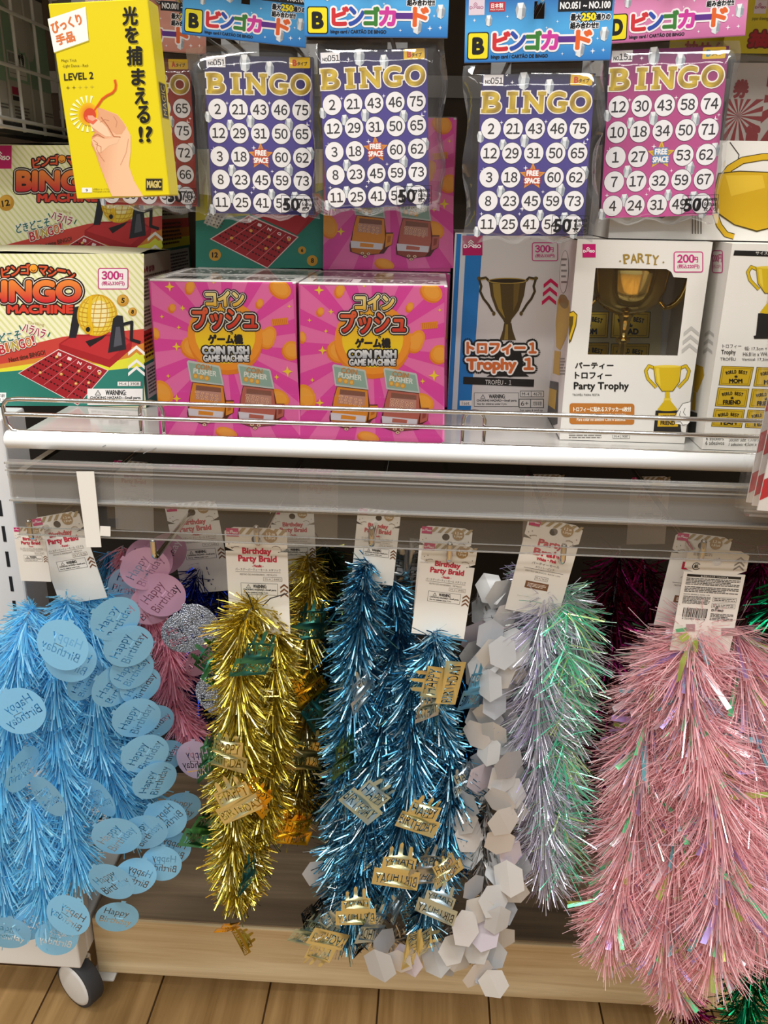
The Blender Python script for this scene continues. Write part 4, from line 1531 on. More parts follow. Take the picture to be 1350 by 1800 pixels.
rows = [((1268.7, 643), (1325, 645), (1318, 678.5), (1263, 677), 'MOM'), ((1262, 681), (1317, 683), (1311.5, 716), (1256.5, 714), 'FRIEND'), ((1255.5, 718), (1309.5, 720), (1303.6, 752), (1250, 749.6), 'TEAM')]
for (a, b, c_, d, wd) in rows:
    award(A, [a, b, c_, d], wd, 1, g='#c9a520')
    dx = b[0] - a[0] + 5
    award(A, [(a[0] + dx, a[1] + 2), (b[0] + dx, b[1] + 2), (c_[0] + dx, c_[1] + 2), (d[0] + dx, d[1] + 2)], wd, 1, g='#c9a520')
A.text('6 stickers', 1241, 767, 1272, 774, '#2c2926', 1)
A.text('6 adesivos', 1240, 775, 1273, 782, '#2c2926', 1)
A.text('Sticker size: 1.77in x', 1282, 769, 1335, 776, '#2c2926', 1, shear=.2)
A.text('1 adesivo: 4,5cm x', 1281, 778, 1330, 785, '#2c2926', 1, shear=.2)
S = Art(mb, face_map(pb.location, 0, (-1, 0, 0), (-WP / 2, 0, 0)), (-1, 0, 0))
S.frame(1252, 440, 1271, 480, 4, 1.6, '#c2307a', '#e6e2da', 1)
S.text('200円', 1254, 447, 1269, 461, '#c2307a', 2, bold=.2, stamps=4)
S.text('(税込220円)', 1254, 465, 1268, 473, '#c2307a', 2)
chevrons(S, 1247, 580, 16, 3, 15, 6, ['#b9b6b0'], 1, skew=-1.5)
S.poly([(1222, 640), (1236, 645), (1238, 660), (1226, 690), (1220, 688)], '#cda41f', 1)
S.poly([(1219, 688), (1224, 690), (1222, 722), (1216, 720)], '#cda41f', 1)
S.poly([(1212, 722), (1226, 726), (1222, 768), (1209, 764)], '#3a3734', 1)
mb.build('carton', parent=pb)

# ------------------------------------------------------------------ party box lying on top of the trophy boxes
YX = YP + 0.012
zx = SHZ + max(HP, HQ, H1 + .0012) + .0006
lx0 = at(1071, 400, YX).x
LW, LH = 0.185, at(1200, 246, YX).z - zx
ly = empty('party_trophy_box', (lx0 + LW / 2, YX, zx), 0, 'white party trophy box lying on its side on top of the other trophy boxes', 'trophy box', 'party trophy boxes')
mb = MB()
carton_shell(mb, LW, .09, LH, '#dfdbd3')
A = Art(mb, face_map(ly.location, 0, (0, -1, 0), (0, 0, 0)), (0, -1, 0))
A.poly([(1105, 374), (1112, 372), (1177, 371), (1176, 377), (1164, 384), (1150, 383), (1138, 378), (1110, 381)], '#262321', 1)
P = [(1270, 312), (1282, 296), (1305, 282), (1340, 276), (1380, 275)]
A.line(P, 13, '#4b3d10', 1)
A.line(P, 10, '#cda41f', 1.5)
A.poly([(1262, 304), (1300, 300), (1380, 303), (1380, 395), (1330, 408), (1290, 396), (1258, 374), (1254, 335)], '#4b3d10', 2)
A.poly([(1264, 306), (1300, 302), (1380, 305), (1380, 394), (1330, 405), (1291, 394), (1260, 372), (1256, 335)], '#c79f1e', 2.5)
A.poly([(1275, 308), (1340, 308), (1345, 330), (1285, 345)], '#d6b134', 3)
P = [(1257, 376), (1264, 396), (1276, 412), (1290, 416)]
A.line(P, 11, '#4b3d10', 1)
A.line(P, 8, '#cda41f', 1.5)
A.line([(1283, 250), (1299, 272), (1297, 284)], 1.6, '#2c2926', 1)
for k in range(4):
    A.rect(1216 + k * 5, 366 + k * 2, 1218.4 + k * 5, 411, '#7a746b', 1)
mb.build('carton', parent=ly)

# ================================================================== hanging goods above the shelf
def plane_quad(TL, TR, BL, BR, Y):
    """centre, roll about Y, width and height of an upright sheet seen through those corners"""
    tl, tr, bl, br = (at(*p, Y) for p in (TL, TR, BL, BR))
    c = (tl + tr + bl + br) / 4
    u = ((tr - tl) + (br - bl)) / 2
    v = ((tl - bl) + (tr - br)) / 2
    a1 = math.atan2(u.z, u.x)
    a2 = math.atan2(-v.x, v.z)
    return c, (a1 + a2) / 2, u.length, v.length


def bil(TL, TR, BR, BL, s, t):
    return tuple((TL[k] * (1 - s) + TR[k] * s) * (1 - t) + (BL[k] * (1 - s) + BR[k] * s) * t for k in (0, 1))


class Sheet:
    """upright sheet in its own frame; drawing coordinates run 0..w, 0..h (y down) in millimetres"""

    def __init__(self, w, h, depth, m, col):
        self.w, self.h = w, h
        self.mb = MB()
        self.fn = lambda x, y: Vector(((x - w / 2) / 1000, 0, (h / 2 - y) / 1000))
        self.art = Art(self.mb, self.fn, (0, -1, 0))
        if depth:
            self.mb.box((-w / 2000, 0.0, -h / 2000), (w / 2000, depth, h / 2000), m, col)

    def build(self, name, parent, c, roll, s=1.0, dy=0.0):
        o = self.mb.build(name, parent)
        o.location = Vector(c) - parent.location + Vector((0, dy, 0))
        o.rotation_euler = (0, -roll, 0)
        o.scale = (s, s, s)
        return o


def gem(A, x, y, r, L=3):
    P = [(x + r * a, y + r * b) for a, b in ((-.5, -1), (.35, -1.05), (.75, -.3), (.6, .7), (.1, 1.1), (-.55, .8), (-.75, -.2))]
    A.poly(P, '#aab0b6', L)
    A.poly([P[0], P[1], (x + r * .2, y - r * .4), (x - r * .3, y - r * .35)], '#eef1f3', L + .4)
    A.poly([(x + r * .2, y - r * .4), P[2], P[3], (x + r * .15, y + r * .6)], '#8e969e', L + .4)
    A.poly([(x - r * .3, y - r * .35), (x + r * .2, y - r * .4), (x + r * .15, y + r * .6), P[4], P[5]], '#d7dcdf', L + .6)


NUMS = {'B': [[2, 21, 43, 46, 75], [12, 29, 31, 50, 65], [3, 18, 0, 60, 62], [8, 23, 45, 59, 73], [11, 25, 41, 54, 71]],
        'D': [[12, 30, 43, 58, 74], [10, 18, 34, 50, 71], [1, 27, 0, 53, 62], [7, 17, 32, 59, 67], [4, 24, 31, 49, 70]],
        'A': [[4, 19, 38, 47, 65], [9, 22, 33, 52, 75], [6, 28, 0, 57, 72], [13, 17, 40, 48, 66], [2, 30, 36, 51, 70]]}
PAL = {'B': ('#26233f', '#43368a', '#2c255e', '#c23a20', '#d98a26'), 'D': ('#6a2756', '#b0407f', '#c94f96', '#2f86c4', '#d9b526'), 'A': ('#5a2018', '#a23328', '#8f2a22', '#2f86c4', '#d9b526')}
HEADC = {'B': ('#2a62a8', '#4fa5df', '#2c74bd'), 'D': ('#a8507f', '#d889b4', '#c06a9c'), 'A': ('#d8a090', '#d29484', '#c08070')}
NO = {'B': ('NO.051', 'NO.051 ~ NO.100'), 'D': ('NO.151', 'NO.151 ~ NO.200'), 'A': ('NO.001', 'NO.001 ~ NO.050')}


def card_sheet(k):
    """bingo card, 88 x 120 mm"""
    S = Sheet(88, 120, 0.009, PRINT, '#3a3550')
    A = S.art
    c0, c1, c2, c3, c4 = PAL[k]
    A.rect(0, 0, 88, 120, lambda x, y: mixc(c0, c1, y / 40) if y < 40 else mixc(c1, c2, (y - 60) / 60), 0, ny=9)
    for (x, y, r_) in ((33, 5, 6), (53, 9, 5), (1, 45, 4), (36, 48, 4.6), (68, 50, 4.6), (19, 51, 4), (85, 72, 5), (19, 86, 4.5), (67, 85, 5), (18, 107, 4.5), (52, 104, 4), (72, 107, 5), (1, 117, 4), (80, 117, 5), (86, 38, 0.1)):
        gem(A, x, y, r_, 1)
    for (x, y, r_) in ((24, 6, 1.6), (17, 34.5, 1.6), (52, 34, 1.6), (83, 50, 2.6), (85.5, 47, 1.4), (4, 70, 2.6), (2, 76, 1.4), (38, 68, 2), (73, 70, 1.6), (53, 86, 1.5), (85, 90, 1.6), (37, 99, 2.2), (35, 103, 1.4), (4, 103, 1.7), (45, 90, 1.5), (86, 112, 1.6), (62, 60, 1.4), (9, 57, 1.3)):
        A.spark(x, y, r_, '#f3f1f7', 1.5)
    A.rect(1.5, 0.4, 17, 8.2, '#ece9ea', 1)
    A.text(NO[k][0][:3], 3, 4.2, 7.6, 6.8, '#26242a', 2, bold=.1, stamps=4)
    A.number(NO[k][0][3:], 12, 4.7, 4.3, '#26242a', 2, bold=.12)
    A.rrect(69, 0.4, 86, 8.2, .8, '#d9b01f', 1)
    A.text(k, 72, 2.4, 75, 6.4, '#c2461c' if k != 'D' else '#3d7f96', 2, bold=.35, stamps=4)
    A.text('タイプ', 75.6, 3.6, 83.5, 6.3, '#4a3c12', 2, bold=.15, stamps=4)
    # slab-serif gold title
    xs = (1.5, 21.5, 34, 52, 69.5)
    ws = (15, 7, 15.5, 15, 17)
    g = lambda x, y: mixc('#8c6f1e', '#d8bb3a', (x + y * .6) % 14 / 7 if (x + y * .6) % 14 < 7 else 2 - (x + y * .6) % 14 / 7)
    for i, ch in enumerate('BINGO'):
        x, w_ = xs[i], ws[i]
        y0, y1 = 12.5, 27.5
        slabs = {'B': [(-.8, 0, 4, 1), (-.8, 1, 4, 1)], 'I': [(-.6, 0, 8.2, 1), (-.6, 1, 8.2, 1)], 'N': [(-1.4, 0, 5.4, 1), (-1.4, 1, 6.6, 1), (10.5, 0, 6.4, 1)], 'G': [(8.6, .5, 7.6, 1)], 'O': []}[ch]
        for (colr, ex, L) in (('#efe9dd', .95, 2), (g, 0, 4)):
            ins = 1.0 if ch != 'I' else 2.0
            A.text(ch, x + ins, y0 + .6, x + w_ - ins, y1 - .6, colr, L, bold=.75 + ex, stamps=12)
            for (sx, sy, sw, _) in slabs:
                yy = y0 if sy == 0 else (y1 - 2.6 if sy == 1 else y0 + 7.2)
                A.rect(x + sx - ex, yy - ex, x + sx + sw + ex, yy + 2.6 + ex, colr, L + .7)
    for j in range(5):
        for i in range(5):
            cx, cy = 9 + 17.4 * i, 39 + 18 * j
            nn = NUMS[k][j][i]
            if nn == 0:
                A.star(cx, cy - .5, 10.8, c4, 2)
                A.star(cx, cy - .5, 8.6, mixc(c4, '#a05a20', .5), 2.4)
                for (s_, dy) in (('FREE', -3.1), ('SPACE', 2.6)):
                    hw = 4.6 if s_ == 'FREE' else 5.9
                    outlined(A, s_, cx - hw, cy + dy - 1.9, cx + hw, cy + dy + 1.9, '#f4f1ee', [(c3, .9)], L=3, bold=.3, stamps=6)
                continue
            A.ell(cx, cy, 8.1, 8.1, mixc(c0, '#000000', .3), 1.8, n=32)
            A.ell(cx, cy, 7.75, 7.75, '#eceaec', 2.2, n=32)
            s_ = str(nn)
            hw = 1.9 if len(s_) == 1 else 4.3
            if s_ == '1':
                hw = .6
            elif s_ == '11':
                hw = 2.7
            A.number(s_, cx, cy, 7.4, '#26242b', 3, bold=.2)
    return S


def head_sheet(k):
    """header card 112 x 44 mm with hang hole"""
    S = Sheet(112, 45, 0, PRINT, '#ffffff')
    mbh, A = S.mb, S.art
    a, b, c = HEADC[k]
    colr = lambda x, y: mixc(a, b, y / 20) if y < 20 else mixc(b, c, (y - 24) / 20)
    # two folded leaves, the hole left open
    hx0, hx1, hy0, hy1 = 52, 60, 4, 16
    for (xa, ya, xb, yb) in ((0, 0, hx0, 45), (hx1, 0, 112, 45), (hx0, 0, hx1, hy0), (hx0, hy1, hx1, 45)):
        A.rect(xa, ya, xb, yb, colr, 0, ny=8)
        P = [(xa, ya), (xb, ya), (xb, yb), (xa, yb)]
        mbh.add([Vector(S.fn(x, y)) + Vector((0, .0012, 0)) for x, y in P], [(0, 1, 2, 3)], PRINT, '#d8d4d0')
    for xx in (0, 112):
        p = [Vector(S.fn(xx, 0)), Vector(S.fn(xx, 45))]
        mbh.add([p[0], p[1], p[1] + Vector((0, .0012, 0)), p[0] + Vector((0, .0012, 0))], [(0, 1, 2, 3)], PRINT, '#e4e0dc')
    shop_logo(A, 2.5, 1.5, 14.5, 12.5, bg='#d6c6d2', fg='#b5809c', L=1)
    A.rect(18, 4, 30, 10.5, '#b3303a', 1)
    A.text('日本製', 19.5, 5, 28.5, 8, '#f0e4e0', 2, bold=.1, stamps=4)
    A.text('MADE IN JAPAN', 19, 8.6, 29, 10, '#f0e4e0', 2)
    A.rect(70, 3.5, 110.5, 11.5, '#16161a', 1)
    A.text(NO[k][1], 71.5, 5.2, 109, 9.8, '#eeeeee', 2, bold=.18, stamps=4)
    A.text('最大', 80, 13.2, 87.6, 17.6, '#f2f2f2', 1.5, bold=.8)
    A.text('最大', 80, 13.2, 87.6, 17.6, '#16161a', 3, bold=.25, stamps=4)
    A.text('250', 87.9, 12.6, 98.6, 17.8, '#16161a', 1.5, bold=.8)
    A.text('250', 88.2, 13.0, 98.4, 17.6, '#f0dc2a', 3, bold=.4, stamps=4)
    for (s_, x0_, y0_, x1_, y1_) in (('通りの', 99, 13.6, 109.5, 17.4), ('組み合わせ!!', 80, 18.8, 101, 23)):
        A.text(s_, x0_, y0_, x1_, y1_, '#f2f2f2', 1.5, bold=.8)
        A.text(s_, x0_, y0_, x1_, y1_, '#16161a', 3, bold=.25, stamps=4)
    A.rrect(2, 24, 18.5, 43, 2, '#1c1a14', 1)
    A.rrect(2.8, 24.8, 17.7, 42.2, 1.6, '#e6d71f', 1.5)
    A.text(k, 6.6, 28.4, 14.2, 38.6, '#1a1814', 2, bold=.9)
    cols = ['#c62f35', '#2f4ea6', '#3a7a34', '#c93a9a', '#5a2f86', '#d9612a']
    x = 22.0
    for ch, cc_, wd in zip('ビンゴカード', cols, (12.2, 11, 11, 12, 12.5, 11)):
        yy0, yy1 = (24.6, 36.6) if ch != 'ー' else (28.8, 31.4)
        outlined(A, ch, x, yy0, x + wd, yy1, cc_, [('#efe9ea', 1.3)], L=2.5, bold=.9)
        x += wd + .9
    A.text('bingo card / CARTÃO DE BINGO', 20.5, 39.4, 64, 43, '#1c2430', 2, bold=.14, stamps=4)
    for (gx, gy, gr) in ((18, 16.5, 3.6), (42, 10.5, 5.4), (106, 27, 4.6), (88, 37, 5.2)):
        gem(A, gx, gy, gr, 1.6)
    for (gx, gy, gr) in ((7, 16, 1.4), (32, 14, 1.2), (70, 18, 1.2), (98, 38.5, 2), (106, 38, 1.6), (75, 40, 1.2), (101, 30, 1.2), (62, 22, 1)):
        A.spark(gx, gy, gr, '#f1f4f8', 1.5)
    A.rect(0, 44.2, 112, 45, mixc(c, '#202020', .4), 1)
    return S


def bag_mesh(w, h, dep, seed, crumple=.0035):
    """clear pouch, open face towards the viewer, wrinkled and pinched at the foot (metres)"""
    rg = random.Random(seed)
    nx, ny = 14, 18
    ph = [rg.uniform(0, 6.28) for _ in range(8)]
    mbb = MB()
    for face in (-1, 1):
        vs, fs = [], []
        for j in range(ny + 1):
            for i in range(nx + 1):
                s, t = i / nx, j / ny
                e = min(s, 1 - s) * 2
                puff = dep / 2 * (min(1, e * 5)) ** .5 * min(1, (.02 + t) * 7) * min(1, (1.0 - t) * 14 + .05)
                wv = crumple * (math.sin(7 * s + 9 * t + ph[0]) * .4 + math.sin(17 * s - 11 * t + ph[1]) * .3 + math.sin(29 * t + 5 * s + ph[2]) * .3)
                edge = .5 + 1.2 * max(0, abs(s - .5) * 2 - .8) / .2 + 1.5 * max(0, t - .94) / .06
                xx = (s - .5) * w * (1 - .03 * t) + .0018 * math.sin(13 * t + ph[3 + (s > .5)]) * (abs(s - .5) * 2) ** 6
                zz = -t * h - .0022 * math.sin(19 * s + ph[5]) * max(0, t - .9) / .1
                vs.append((xx, face * puff + wv * edge * (.25 if face < 0 and abs(s - .5) < .4 else 1), zz))
        for j in range(ny):
            for i in range(nx):
                a = j * (nx + 1) + i
                fs.append((a, a + 1, a + nx + 2, a + nx + 1))
        mbb.add(vs, fs, BAG, smooth=True)
    return mbb


CARDS = {k: card_sheet(k) for k in 'BDA'}
HEADS = {k: head_sheet(k) for k in 'BDA'}
_shared = {}


def hook_rod(x, z, y_tip, r=0.0022, tip=0.010, label=None, group=None, y0=Y_BACK, cat='hook', double=False):
    root = empty('display_hook', (x, y0, z), 0, label, cat, group)
    m = MB()
    L_ = y_tip - y0
    P = [(0, 0, 0), (0, L_ + .006, 0)]
    for k in range(1, 5):
        q = math.pi / 2 * k / 4
        P.append((0, L_ + .006 - .006 * math.sin(q), .006 - .006 * math.cos(q)))
    P.append((0, L_, .006 + tip))
    m.tube(P, r, CHROME, n=12)
    m.lathe([(r, 0), (r * .98, r * .3), (r * .7, r * .75), (0, r)], CHROME, n=12, c=(0, L_, .006 + tip))
    m.build('rod', parent=root)
    m = MB()
    m.rbox((-.011, -.0032, -.016), (.011, -.0006, .016), .0008, CHROME)
    m.build('back_plate', parent=root)
    return root


def bingo_pack(k, Y, head, card, label, seed, hook_label=None, hole_dx=0.0):
    hc, hr, hw, hh = plane_quad(*head, Y)
    cc, cr, cw, ch = plane_quad(*card, Y)
    hs, cs_ = hw / .112, cw / .088
    root = empty('bingo_card_pack', (hc.x, Y, hc.z), 0, label, 'bingo card pack', 'bingo card packs on hooks')

    def part(name, key, sheet, c, roll, s, dy):
        if key in _shared:
            o = _shared[key].copy()
            COL.objects.link(o)
            o.parent = root
        else:
            o = sheet.mb.build(name, root)
            _shared[key] = o
        o.location = Vector(c) - root.location + Vector((0, dy, 0))
        o.rotation_euler = (0, -roll, 0)
        o.scale = (s, 1, s)
        return o
    part('header_card', 'h' + k, HEADS[k], hc, hr, hs, 0)
    part('card_stack', 'c' + k, CARDS[k], cc, cr, cs_, 0.004)
    # clear pouch from under the header down past the cards
    top = hc + Vector((math.sin(-hr) * -1, 0, -math.cos(hr))) * (hh / 2) * 1.0
    top = hc - Vector((-math.sin(hr), 0, math.cos(hr))) * (.0225 * hs)
    bot = cc - Vector((-math.sin(cr), 0, math.cos(cr))) * (.06 * cs_ + .004)
    d = top - bot
    roll = math.atan2(-d.x, d.z)
    pm = bag_mesh(hw * .985, d.length, .019, seed)
    o = pm.build('clear_bag', root)
    o.location = top - root.location + Vector((0, .0085, 0))
    o.rotation_euler = (0, -roll, 0)
    # count printed on the pouch
    S = Sheet(26, 13, 0, PRINT, '#000000')
    A = S.art
    for (x0_, y0_, x1_, y1_) in ((0, 0, 26, .35), (0, 12.65, 26, 13), (0, 0, .35, 13), (25.65, 0, 26, 13)):
        A.rect(x0_, y0_, x1_, y1_, '#1a191c', 0)
    A.text('50', 1.8, 2.4, 13.5, 11, '#1a191c', 0, bold=.4)
    for (s_, y_) in (('sheets', 1.6), ('folhas', 5.2), ('枚入り', 8.8)):
        A.text(s_, 16, y_, 25, y_ + 2.6, '#1a191c', 0, bold=.1, stamps=4)
    o = S.mb.build('count_print', root)
    loc = cc + Vector((math.cos(cr), 0, math.sin(cr))) * (.0315 * cs_) - Vector((-math.sin(cr), 0, math.cos(cr))) * (.0515 * cs_)
    o.location = loc - root.location + Vector((0, -.0026, 0))
    o.rotation_euler = (0, -cr, 0)
    if hook_label:
        hz = hc + Vector((-math.sin(hr), 0, math.cos(hr))) * (.0165 * hs)
        hook_rod(hz.x + hole_dx, hz.z, Y - .022, label=hook_label, group='hooks over the shelf', tip=.008)
    return root


bingo_pack('B', 0.655, ((818, -2), (1080, -3), (817, 103), (1074, 101)), ((849, 141), (1046, 141), (835, 404), (1029, 403)), 'purple bingo card pack hanging over the blue and white trophy box', 3, 'chrome hook with tip showing in the header of a bingo pack')
bingo_pack('B', 0.675, ((534, -45), (793, -50), (536, 63), (785, 62)), ((559, 99), (751, 92), (573, 360), (754, 352)), 'purple bingo card pack hanging in front of the raised pink box', 5, 'chrome hook above the frame for a middle bingo card pack')
bingo_pack('B', 0.70, ((322, -42), (548, -24), (320, 68), (534, 84)), ((359, 112), (546, 122), (368, 360), (553, 358)), 'purple bingo card pack hanging beside the red bingo card pack', 8, 'chrome hook carrying the bingo pack beside the yellow box')
bingo_pack('D', 0.685, ((1062, -38), (1318, -42), (1064, 70), (1310, 65)), ((1075, 105.6), (1278, 101), (1056.6, 365), (1261, 361)), 'pink bingo card pack hanging over the sideways party box', 12, 'chrome hook above the frame for the pink bingo pack')
bingo_pack('A', 0.76, ((150, -18), (363, -6), (152, 86), (361, 96)), ((160, 112), (332, 117), (172, 352), (344, 346)), 'red bingo card pack half hidden behind the yellow magic trick box', 15, 'chrome hook carrying the red bingo card pack', hole_dx=.03)

# ------------------------------------------------------------------ yellow magic trick box
YM = 0.62
q = ((80, 6), (255, -2), (138, 346), (302, 347))
mc, mr, mw, mh = plane_quad(*q, YM)
MD = 0.023
my = empty('magic_trick_box', (mc.x, YM, mc.z - mh / 2), 0, 'yellow magic trick box with printed hand holding a red light', 'toy box')
mb = MB()
YEL = '#e2cf14'
_M = Matrix.Translation(mc - Vector(my.location)) @ Matrix.Rotation(-mr, 4, 'Y')
mb.rbox((-mw / 2, 0, -mh / 2), (mw / 2, MD, mh / 2), .0006, PRINT, YEL, seg=1)
# photograph pixels -> plane of the front -> the box's own axes
_fm = face_map(Vector((mc.x, YM, mc.z)), 0, (0, -1, 0), (0, 0, 0))
_Ri = Matrix.Rotation(mr, 3, 'Y')
A = Art(mb, lambda x, y: _Ri @ _fm(x, y), (0, -1, 0))
A.poly([(84, 36), (151, 14), (157, 73), (96, 94)], '#b8ad2a', 1)
A.poly([(84, 33.5), (150.5, 11.8), (155.8, 71), (95, 92.3)], '#f3f1ee', 1.4)
A.text('びっくり', 90, 32, 144, 51, '#d9783f', 2.2, bold=.9, ang=-.32)
A.text('手品', 99, 58, 131, 76, '#d9783f', 2.2, bold=.9, ang=-.26)
for ch, cx, cy, w_, h_ in (('光', 228.5, 27.5, 25, 31), ('を', 231.5, 61, 22, 28), ('捕', 236.5, 98, 26, 32), ('ま', 243, 135, 22, 28), ('え', 248, 168, 21, 28), ('る', 252, 201, 21, 29), ('!?', 256, 236, 22, 26)):
    A.text(ch, cx - w_ / 2 + 1.6, cy - h_ / 2 + 1.6, cx + w_ / 2 + 1.6, cy + h_ / 2 + 1.6, '#9c8e14', 1, bold=1.0, ang=-.03)
    A.text(ch, cx - w_ / 2, cy - h_ / 2, cx + w_ / 2, cy + h_ / 2, '#1d1a12', 2, bold=1.1, ang=-.03)
A.text('Magic Trick', 108, 104, 135, 110, '#6a6120', 1, ang=-.02)
A.text('-Light Dance - Red-', 110, 113, 156, 119.5, '#6a6120', 1, ang=-.02)
A.text('LEVEL 2', 113, 128, 164, 140, '#2a2614', 1, bold=.4, ang=-.06, stamps=4)
for k in range(5):
    A.spark(119.5 + 10.6 * k, 154.3 - .5 * k, 3.8, '#7a6a20' if k < 2 else '#c7b92e', 1)
for k in range(15):
    a_ = math.radians(75 + 17.2 * k)
    if 285 < math.degrees(a_) % 360 < 300:
        continue
    cx, cy = 155, 200
    p = [(cx + r_ * math.cos(a_ + d_), cy + r_ * math.sin(a_ + d_)) for r_, d_ in ((19, -.02), (32, -.07), (32, .07), (19, .02))]
    A.poly(p, '#fbf7c4', 1)
skin = lambda x, y: mixc('#d98f68', '#f0c39c', (x - 160) / 60 + (y - 200) / 500)
hand = [(146, 194), (153, 189), (166, 188), (180, 191), (192, 196), (206, 201), (216, 213), (222, 222), (230, 238), (230, 267), (227, 292), (236, 318), (252, 345), (197, 345), (186, 318), (176, 292), (168, 268), (161, 254), (162, 240), (167, 233), (159, 220), (151, 211)]
A.poly(hand, skin, 2)
A.poly([(172, 192), (192, 197), (206, 202), (216, 214), (222, 224), (214, 236), (204, 236), (192, 226), (180, 212)], '#e0a57c', 2.5)
A.poly([(152, 200), (166, 205), (178, 214), (188, 224), (196, 240), (186, 240), (174, 232), (160, 222)], '#f2cba8', 2.7)
A.poly([(161, 246), (170, 240), (186, 244), (200, 243), (212, 240), (206, 252), (192, 256), (178, 268), (170, 268)], '#edc09a', 2.6)
A.poly([(154, 203), (163, 203), (170, 209), (163, 213), (156, 210)], '#f0a48c', 3.8)
A.line([(164, 246), (172, 252), (170, 262)], 1.1, '#c07c56', 3)
A.line([(168, 253), (178, 258), (178, 268)], 1.1, '#c07c56', 3)
A.line([(176, 215), (184, 210), (192, 212)], 1.0, '#c98b66', 3.2)
A.line([(200, 204), (206, 214), (204, 224)], 1.0, '#c98b66', 3.2)
A.line([(178, 206), (190, 222), (200, 240), (212, 241)], 1.6, '#b8714c', 3)
A.line([(163, 240), (172, 236), (184, 243)], 1.3, '#b8714c', 3)
A.line([(170, 262), (178, 276), (184, 284)], 1.2, '#c98b66', 3)
A.line([(226, 244), (222, 268), (212, 290)], 1.4, '#d9a37e', 3)
A.mesh(*_disc(156, 201, 17, 20), [mixc('#d2301c', '#d2301c', 0)] + [mixc('#f0c81c', '#d86a1c', .25)] * 26, 2.2)
A.ell(158, 203, 11, 13, '#d24a2c', 3.1)
A.poly([(150, 206), (160, 204), (172, 211), (164, 219), (154, 214)], '#e2694a', 3.5)
sq = [(166, 194), (174, 183), (180, 174), (188, 168), (198, 163), (203, 157), (204, 149), (202, 140)]
A.line(sq, 5.0, '#e8951c', 1.5)
A.line(sq, 3.0, '#d8541c', 3.3)
A.frame(256, 313.5, 286, 335, .6, 1.4, '#8a7a2a', '#1b1812', 1)
A.text('MAGIC', 259, 318, 283, 330, '#c9b66a', 2.4, bold=.6)
A.rect(144, 330, 162, 338.5, '#f1efe8', 1)
A.text('9', 151, 332, 154.5, 337, '#26221a', 2)
A.text('※写真はイメージです。', 164, 331, 192, 334.4, '#6a6120', 1)
A.text('Photograph is for illustrative purposes only.', 164, 335.4, 224, 338.6, '#6a6120', 1)
# MAGIC plate on the right-hand side
z0_, z1_ = .12 * mh, -.13 * mh
Sd = Art(mb, lambda u, v: Vector((mw / 2, MD * u, mh * (.5 - v))), (1, 0, 0))
P = lambda u0, v0, u1, v1: [(u0, v0), (u1, v0), (u1, v1), (u0, v1)]
Sd.mesh(P(.18, .40, .82, .585), [(0, 1, 2, 3)], '#8a7a2a', 1)
Sd.mesh(P(.23, .405, .77, .58), [(0, 1, 2, 3)], '#1b1812', 1.5)
v_, f_, _a = glyphs('MAGIC')
Sd.mesh([(.32 + .36 * (1 - b) * 1.0, .57 - .155 * a) for a, b in v_], f_, '#c9b66a', 2.2)
o = mb.build('carton', parent=my)
o.matrix_local = _M
mb = MB()
mb.add([(-.018, .0012, mh / 2 - .001), (.018, .0012, mh / 2 - .001), (.012, .0012, mh / 2 + .03), (-.012, .0012, mh / 2 + .03)], [(0, 1, 2, 3)], clear_mat('tab_film', rough=.1, body=.12))
o = mb.build('hang_tab', parent=my)
o.matrix_local = _M
_t = mc + Vector((-math.sin(mr), 0, math.cos(mr))) * (mh / 2 + .026)
hook_rod(_t.x, _t.z, YM - .012, label='chrome hook above the frame for the yellow magic box', group='hooks over the shelf')

# ------------------------------------------------------------------ pale green packets behind the wire grid
def packet(yc, z0, w_, h_, label, kind):
    r_ = empty('green_packet', (GX - .009, yc, SHZ + z0), 0, label, 'packet', 'green packets behind the wire grid')
    m = MB()
    m.rbox((-.016, -w_ / 2, 0), (0, w_ / 2, h_), .0015, PRINT, '#b9b6aa')
    S_ = _Side(m, lambda u, v: Vector((0, -w_ / 2 + w_ * u, h_ * (1 - v))), (1, 0, 0))
    if kind == 0:
        S_.rect(0, .0, 1, .06, '#222428', 1)
        S_.poly([(0, .22), (.3, .26), (.45, .45), (.7, .52), (1, .5), (1, .72), (0, .72)], '#8aa88c', 1)
        S_.rect(.06, .53, .86, .70, '#cfcfc6', 2)
        for k in range(12):
            S_.rect(.1 + .026 * k, .54, .1 + .026 * k + random.choice((.008, .014)), .60, '#222222', 3)
        S_.text('Y9', .52, .535, .80, .60, '#222222', 3, bold=.012, stamps=4)
        for k in range(3):
            S_.rect(.08, .61 + .03 * k, .84, .613 + .03 * k, '#333333', 3)
        S_.rect(.1, .76, .46, .81, '#a81e4a', 2)
        S_.rect(.1, .82, .46, .85, '#2a2628', 2)
        S_.filler(.12, .88, .8, .99, 5, '#6a5f58', 2)
    else:
        S_.rect(0, .28, 1, .74, '#87a68a', 1)
        S_.rect(0, .08, 1, .12, '#22242a', 1)
        S_.ell(.05, .42, .3, .14, '#b9b6aa', 1.5)
        S_.text('½', .4, .80, .52, .84, '#4a4a44', 2)
        S_.filler(.4, .88, .95, .92, 2, '#6a665e', 2)
    m.build('wrapper', parent=r_)
    return r_


packet(.905, .248, .047, .135, 'pale green packet with a Y9 label behind the wire grid', 0)
packet(.955, .248, .046, .135, 'pale green packet without label, deeper behind the wire grid', 1)
packet(.855, .248, .044, .135, 'pale green packet cut off by the picture edge behind the grid', 1)
mb = MB()
mb.box((GX - .036, .80, ZB2 + BH + .0092), (GX - .006, 1.005, SHZ + .2475), mat('dark_carton', '#2c2a28', rough=.8))
o = mb.build('dark_carton')
tag(o, 'dark plain carton under the green packets behind the bingo box', 'carton')

